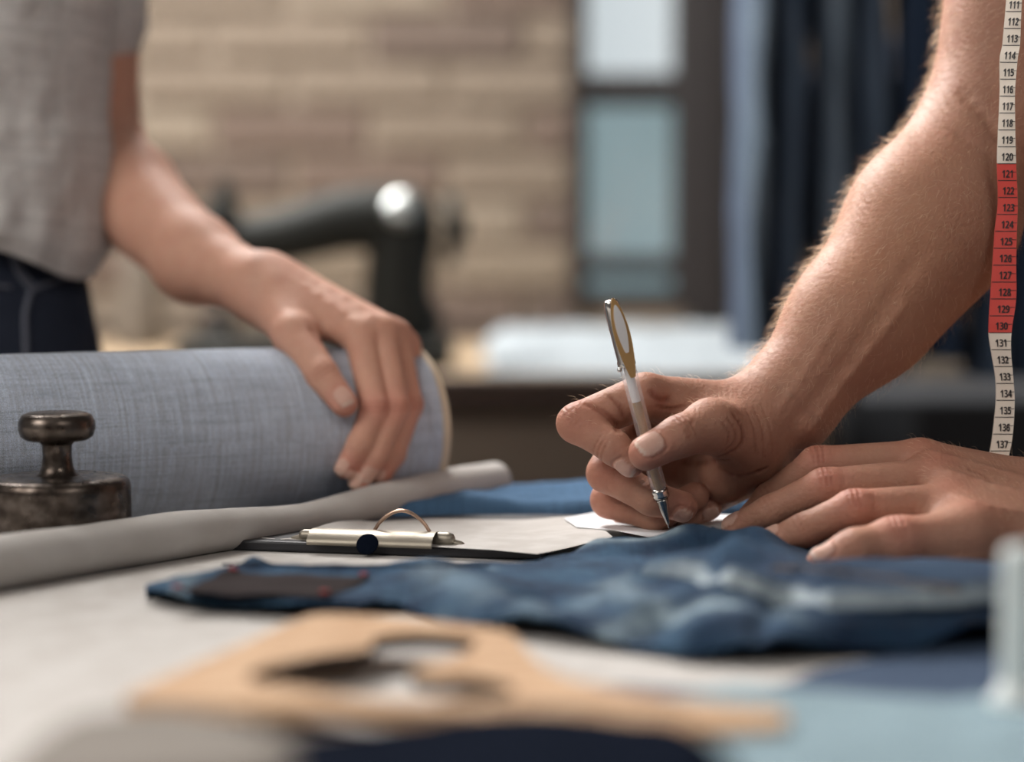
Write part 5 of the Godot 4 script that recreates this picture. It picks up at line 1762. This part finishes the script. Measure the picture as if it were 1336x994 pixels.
func build_rack() -> void:
	var rack := thing("clothes_rail", "black steel clothes rail behind the writing man, hung with jeans", "clothes rail", Vector3(0.66, 0, -2.30))
	put("rail", tube([Vector3(-0.48, 1.92, 0), Vector3(0.9, 1.92, 0)], 0.014, 14), M.black, rack)
	for x in [0.10, 0.86]:
		put("post", tube([Vector3(x, 0.02, 0), Vector3(x, 1.92, 0)], 0.013, 12), M.black, rack)
		put("foot", tube([Vector3(x, 0.02, -0.18), Vector3(x, 0.02, 0.22)], 0.014, 10), M.black, rack)
	var f := FastNoiseLite.new()
	f.seed = 44
	f.frequency = 3.0
	var spots := [
		[0.290, 0.076, 0.872, 0.4, "dark blue jeans on the rail nearest the window, pale crease down the leg"],
		[0.380, 0.072, 0.850, 0.4, "dark blue jeans second along the rail from the window, with a pale streak"],
		[0.470, 0.072, 0.86, 0.0, "plain dark navy jeans third along the rail from the window"],
		[0.560, 0.076, 0.84, 0.1, "plain dark navy jeans fourth along the rail, behind the forearm"],
		[0.650, 0.076, 0.86, 0.0, "plain dark navy jeans fifth along the rail, behind the measuring tape"]]
	for q in spots:
		var o := thing("hanging_jeans", q[4], "jeans", Vector3(q[0], q[2], -2.30), "jeans hung on the clothes rail")
		var worn: float = q[3]
		var wid: float = q[1]
		# hung edge on: the folds of the two legs look at the table
		for leg in [0.0, 1.0]:
			var s := Soup.new()
			s.colored = true
			add_sheet(s, 32, 30, func(u: float, v: float) -> Vector3:
				var w := u * TAU
				var y := lerpf(0.0, 0.98, v)
				var n := f.get_noise_3d(cos(w) * 0.3 + q[0] * 7.0, y * 1.4 + leg * 3.0, sin(w) * 0.3)
				return Vector3((leg - 0.5) * 0.041 + cos(w) * 0.0205 + n * 0.010, y, sin(w) * wid * (0.9 + 0.3 * v) + n * 0.02), 2.0, 4.0,
				func(u: float, v: float, p: Vector3) -> Color:
					var c := lin(54, 70, 92)
					var line: float = exp(-pow((u - 0.25) / 0.11, 2.0)) * (0.7 + 0.5 * f.get_noise_2d(p.y * 2.0, q[0] * 20.0)) * (1.0 - 0.65 * leg)
					return c.lerp(lin(196, 214, 222), clampf(line * worn, 0.0, 1.0)))
			put("leg", s.done(), M.back_jeans, o)
		put("waistband", rbox(Vector3(0.080, 0.045, wid * 2.3), 0.012), M.dark_denim, o, xf(Vector3(0, 0.99, 0.0)))
		put("hanger", tube([Vector3(0, 1.02, wid * 0.8), Vector3(0, 1.04, 0), Vector3(0, 1.92 - q[2] + 0.014, 0.0)], 0.003, 8), M.steel, o)
	# storage unit below the rail
	var c := thing("storage_unit", "low grey storage unit with a black panel painting the shade of an open bay under the hanging jeans", "cabinet", Vector3(1.02, 0, -3.05))
	put("body", rbox(Vector3(1.1, 0.78, 0.40), 0.008), M.grey_cabinet, c, xf(Vector3(0, 0.39, 0)))
	put("bay_shade", box(Vector3(0.22, 0.30, 0.01)), M.black, c, xf(Vector3(-0.34, 0.62, 0.203)))  # flat black panel: the dark of a recess put into the colour
	put("drawer_front", rbox(Vector3(0.42, 0.30, 0.02), 0.004), M.grey_cabinet, c, xf(Vector3(0.24, 0.52, 0.206)))
	# a length of white cotton heaped on the bench, sloping down to its front edge
	var heap := Soup.new()
	add_sheet(heap, 60, 40, func(u: float, v: float) -> Vector3:
		var x := lerpf(-0.035, 0.36, u) + 0.008 * sin(v * 7.0)
		var z := lerpf(-2.405, -3.05, v)
		var e := minf(minf(u, 1.0 - u) / 0.10, 1.0)
		var h := 0.036 * smoothstep(0.0, 0.62, v) * (1.0 - smoothstep(0.9, 1.0, v)) + 0.006 * f.get_noise_2d(x * 4.0, z * 3.0) * smoothstep(0.0, 0.2, v)
		return Vector3(x, 0.8365 + maxf(h, 0.0) * sqrt(maxf(e * (2.0 - e), 0.0)) + 0.001, z))
	tag(put("white_cotton", heap.done(), M.cotton), "length of white cotton heaped on the bench behind the pen", "fabric")

func build_sewing_machine() -> void:
	var o := thing("sewing_machine", "black old sewing machine with bright round handwheel on the bench before the brick wall", "sewing machine", Vector3(-0.235, 0.836, -2.55))
	put("bed", rbox(Vector3(0.34, 0.035, 0.16), 0.010), M.enamel, o, xf(Vector3(-0.01, 0.0175, 0)))
	var arm := Soup.new()
	add_tube(arm, smooth_line([Vector3(-0.125, 0.155, 0), Vector3(-0.05, 0.165, 0), Vector3(0.03, 0.185, 0), Vector3(0.10, 0.185, 0)], 5), [0.030, 0.031, 0.032, 0.033, 0.034, 0.035, 0.036, 0.037, 0.038, 0.039, 0.040, 0.041, 0.042, 0.043, 0.043, 0.043], 24)
	put("arm", arm.done(), M.enamel, o)
	var col := Soup.new()
	add_tube(col, smooth_line([Vector3(0.095, 0.058, 0), Vector3(0.091, 0.10, 0), Vector3(0.098, 0.17, 0)], 5), [0.055, 0.052, 0.048, 0.045, 0.043, 0.042, 0.042, 0.042, 0.043, 0.044, 0.045], 24)
	put("column", col.done(), M.enamel, o)
	var head := Soup.new()
	add_rbox(head, Vector3(0.045, 0.13, 0.055), 0.014, xf(Vector3(-0.13, 0.145, 0)))
	add_tube(head, [Vector3(-0.125, 0.20, 0), Vector3(-0.125, 0.225, 0)], 0.012, 14)
	put("head", head.done(), M.enamel, o)
	put("needle_bar", tube([Vector3(-0.13, 0.085, 0), Vector3(-0.13, 0.040, 0)], 0.004, 10), M.chrome, o)
	put("presser_foot", rbox(Vector3(0.016, 0.006, 0.03), 0.002), M.chrome, o, xf(Vector3(-0.13, 0.039, 0.004)))
	var wheel := Transform3D(Basis.from_euler(Vector3(0, 0, -PI / 2)), Vector3(0.150, 0.175, 0))
	put("handwheel", lathe([Vector2(0, 0), Vector2(0.030, 0.0), Vector2(0.040, 0.002), Vector2(0.044, 0.008), Vector2(0.044, 0.014), Vector2(0.038, 0.018), Vector2(0.018, 0.014), Vector2(0.014, 0.028), Vector2(0, 0.030)], 40), M.enamel, o, wheel)
	var knob := Soup.new()  # disc added to give the handwheel highlight its size
	add_lathe(knob, [Vector2(0, 0.010), Vector2(0.012, 0.0095), Vector2(0.021, 0.007), Vector2(0.025, 0.0), Vector2(0.021, -0.006)], 28, Transform3D(Basis.from_euler(Vector3(PI / 2 - 0.5, 0, 0)), Vector3(0.100, 0.198, 0.040)))
	tag(put("glint_disc", knob.done(), M.chrome, o), "added chrome disc standing in for the blurred highlight of the handwheel")
	# a cone of cream thread and a dark spool behind the arm
	var cone := thing("thread_cone", "tall cream cone of thread standing on the bench behind the woman's elbow", "thread cone", Vector3(-0.560, 0.836, -3.05))
	put("thread", lathe([Vector2(0, 0.0), Vector2(0.036, 0.0), Vector2(0.037, 0.01), Vector2(0.022, 0.15), Vector2(0, 0.151)], 32), M.beige, cone)
	put("core", lathe([Vector2(0, 0.15), Vector2(0.012, 0.15), Vector2(0.010, 0.168), Vector2(0, 0.168)], 20), M.beige, cone)
	var spool := thing("thread_spool", "small dark spool standing on the bench left of the sewing machine", "thread spool", Vector3(-0.405, 0.836, -2.80))
	put("thread", lathe([Vector2(0, 0.006), Vector2(0.026, 0.006), Vector2(0.026, 0.06), Vector2(0, 0.06)], 28), M.black, spool)
	for y in [0.0, 0.06]:
		put("flange", lathe([Vector2(0, y), Vector2(0.030, y), Vector2(0.030, y + 0.006), Vector2(0, y + 0.006)], 28), M.dark_wood, spool)
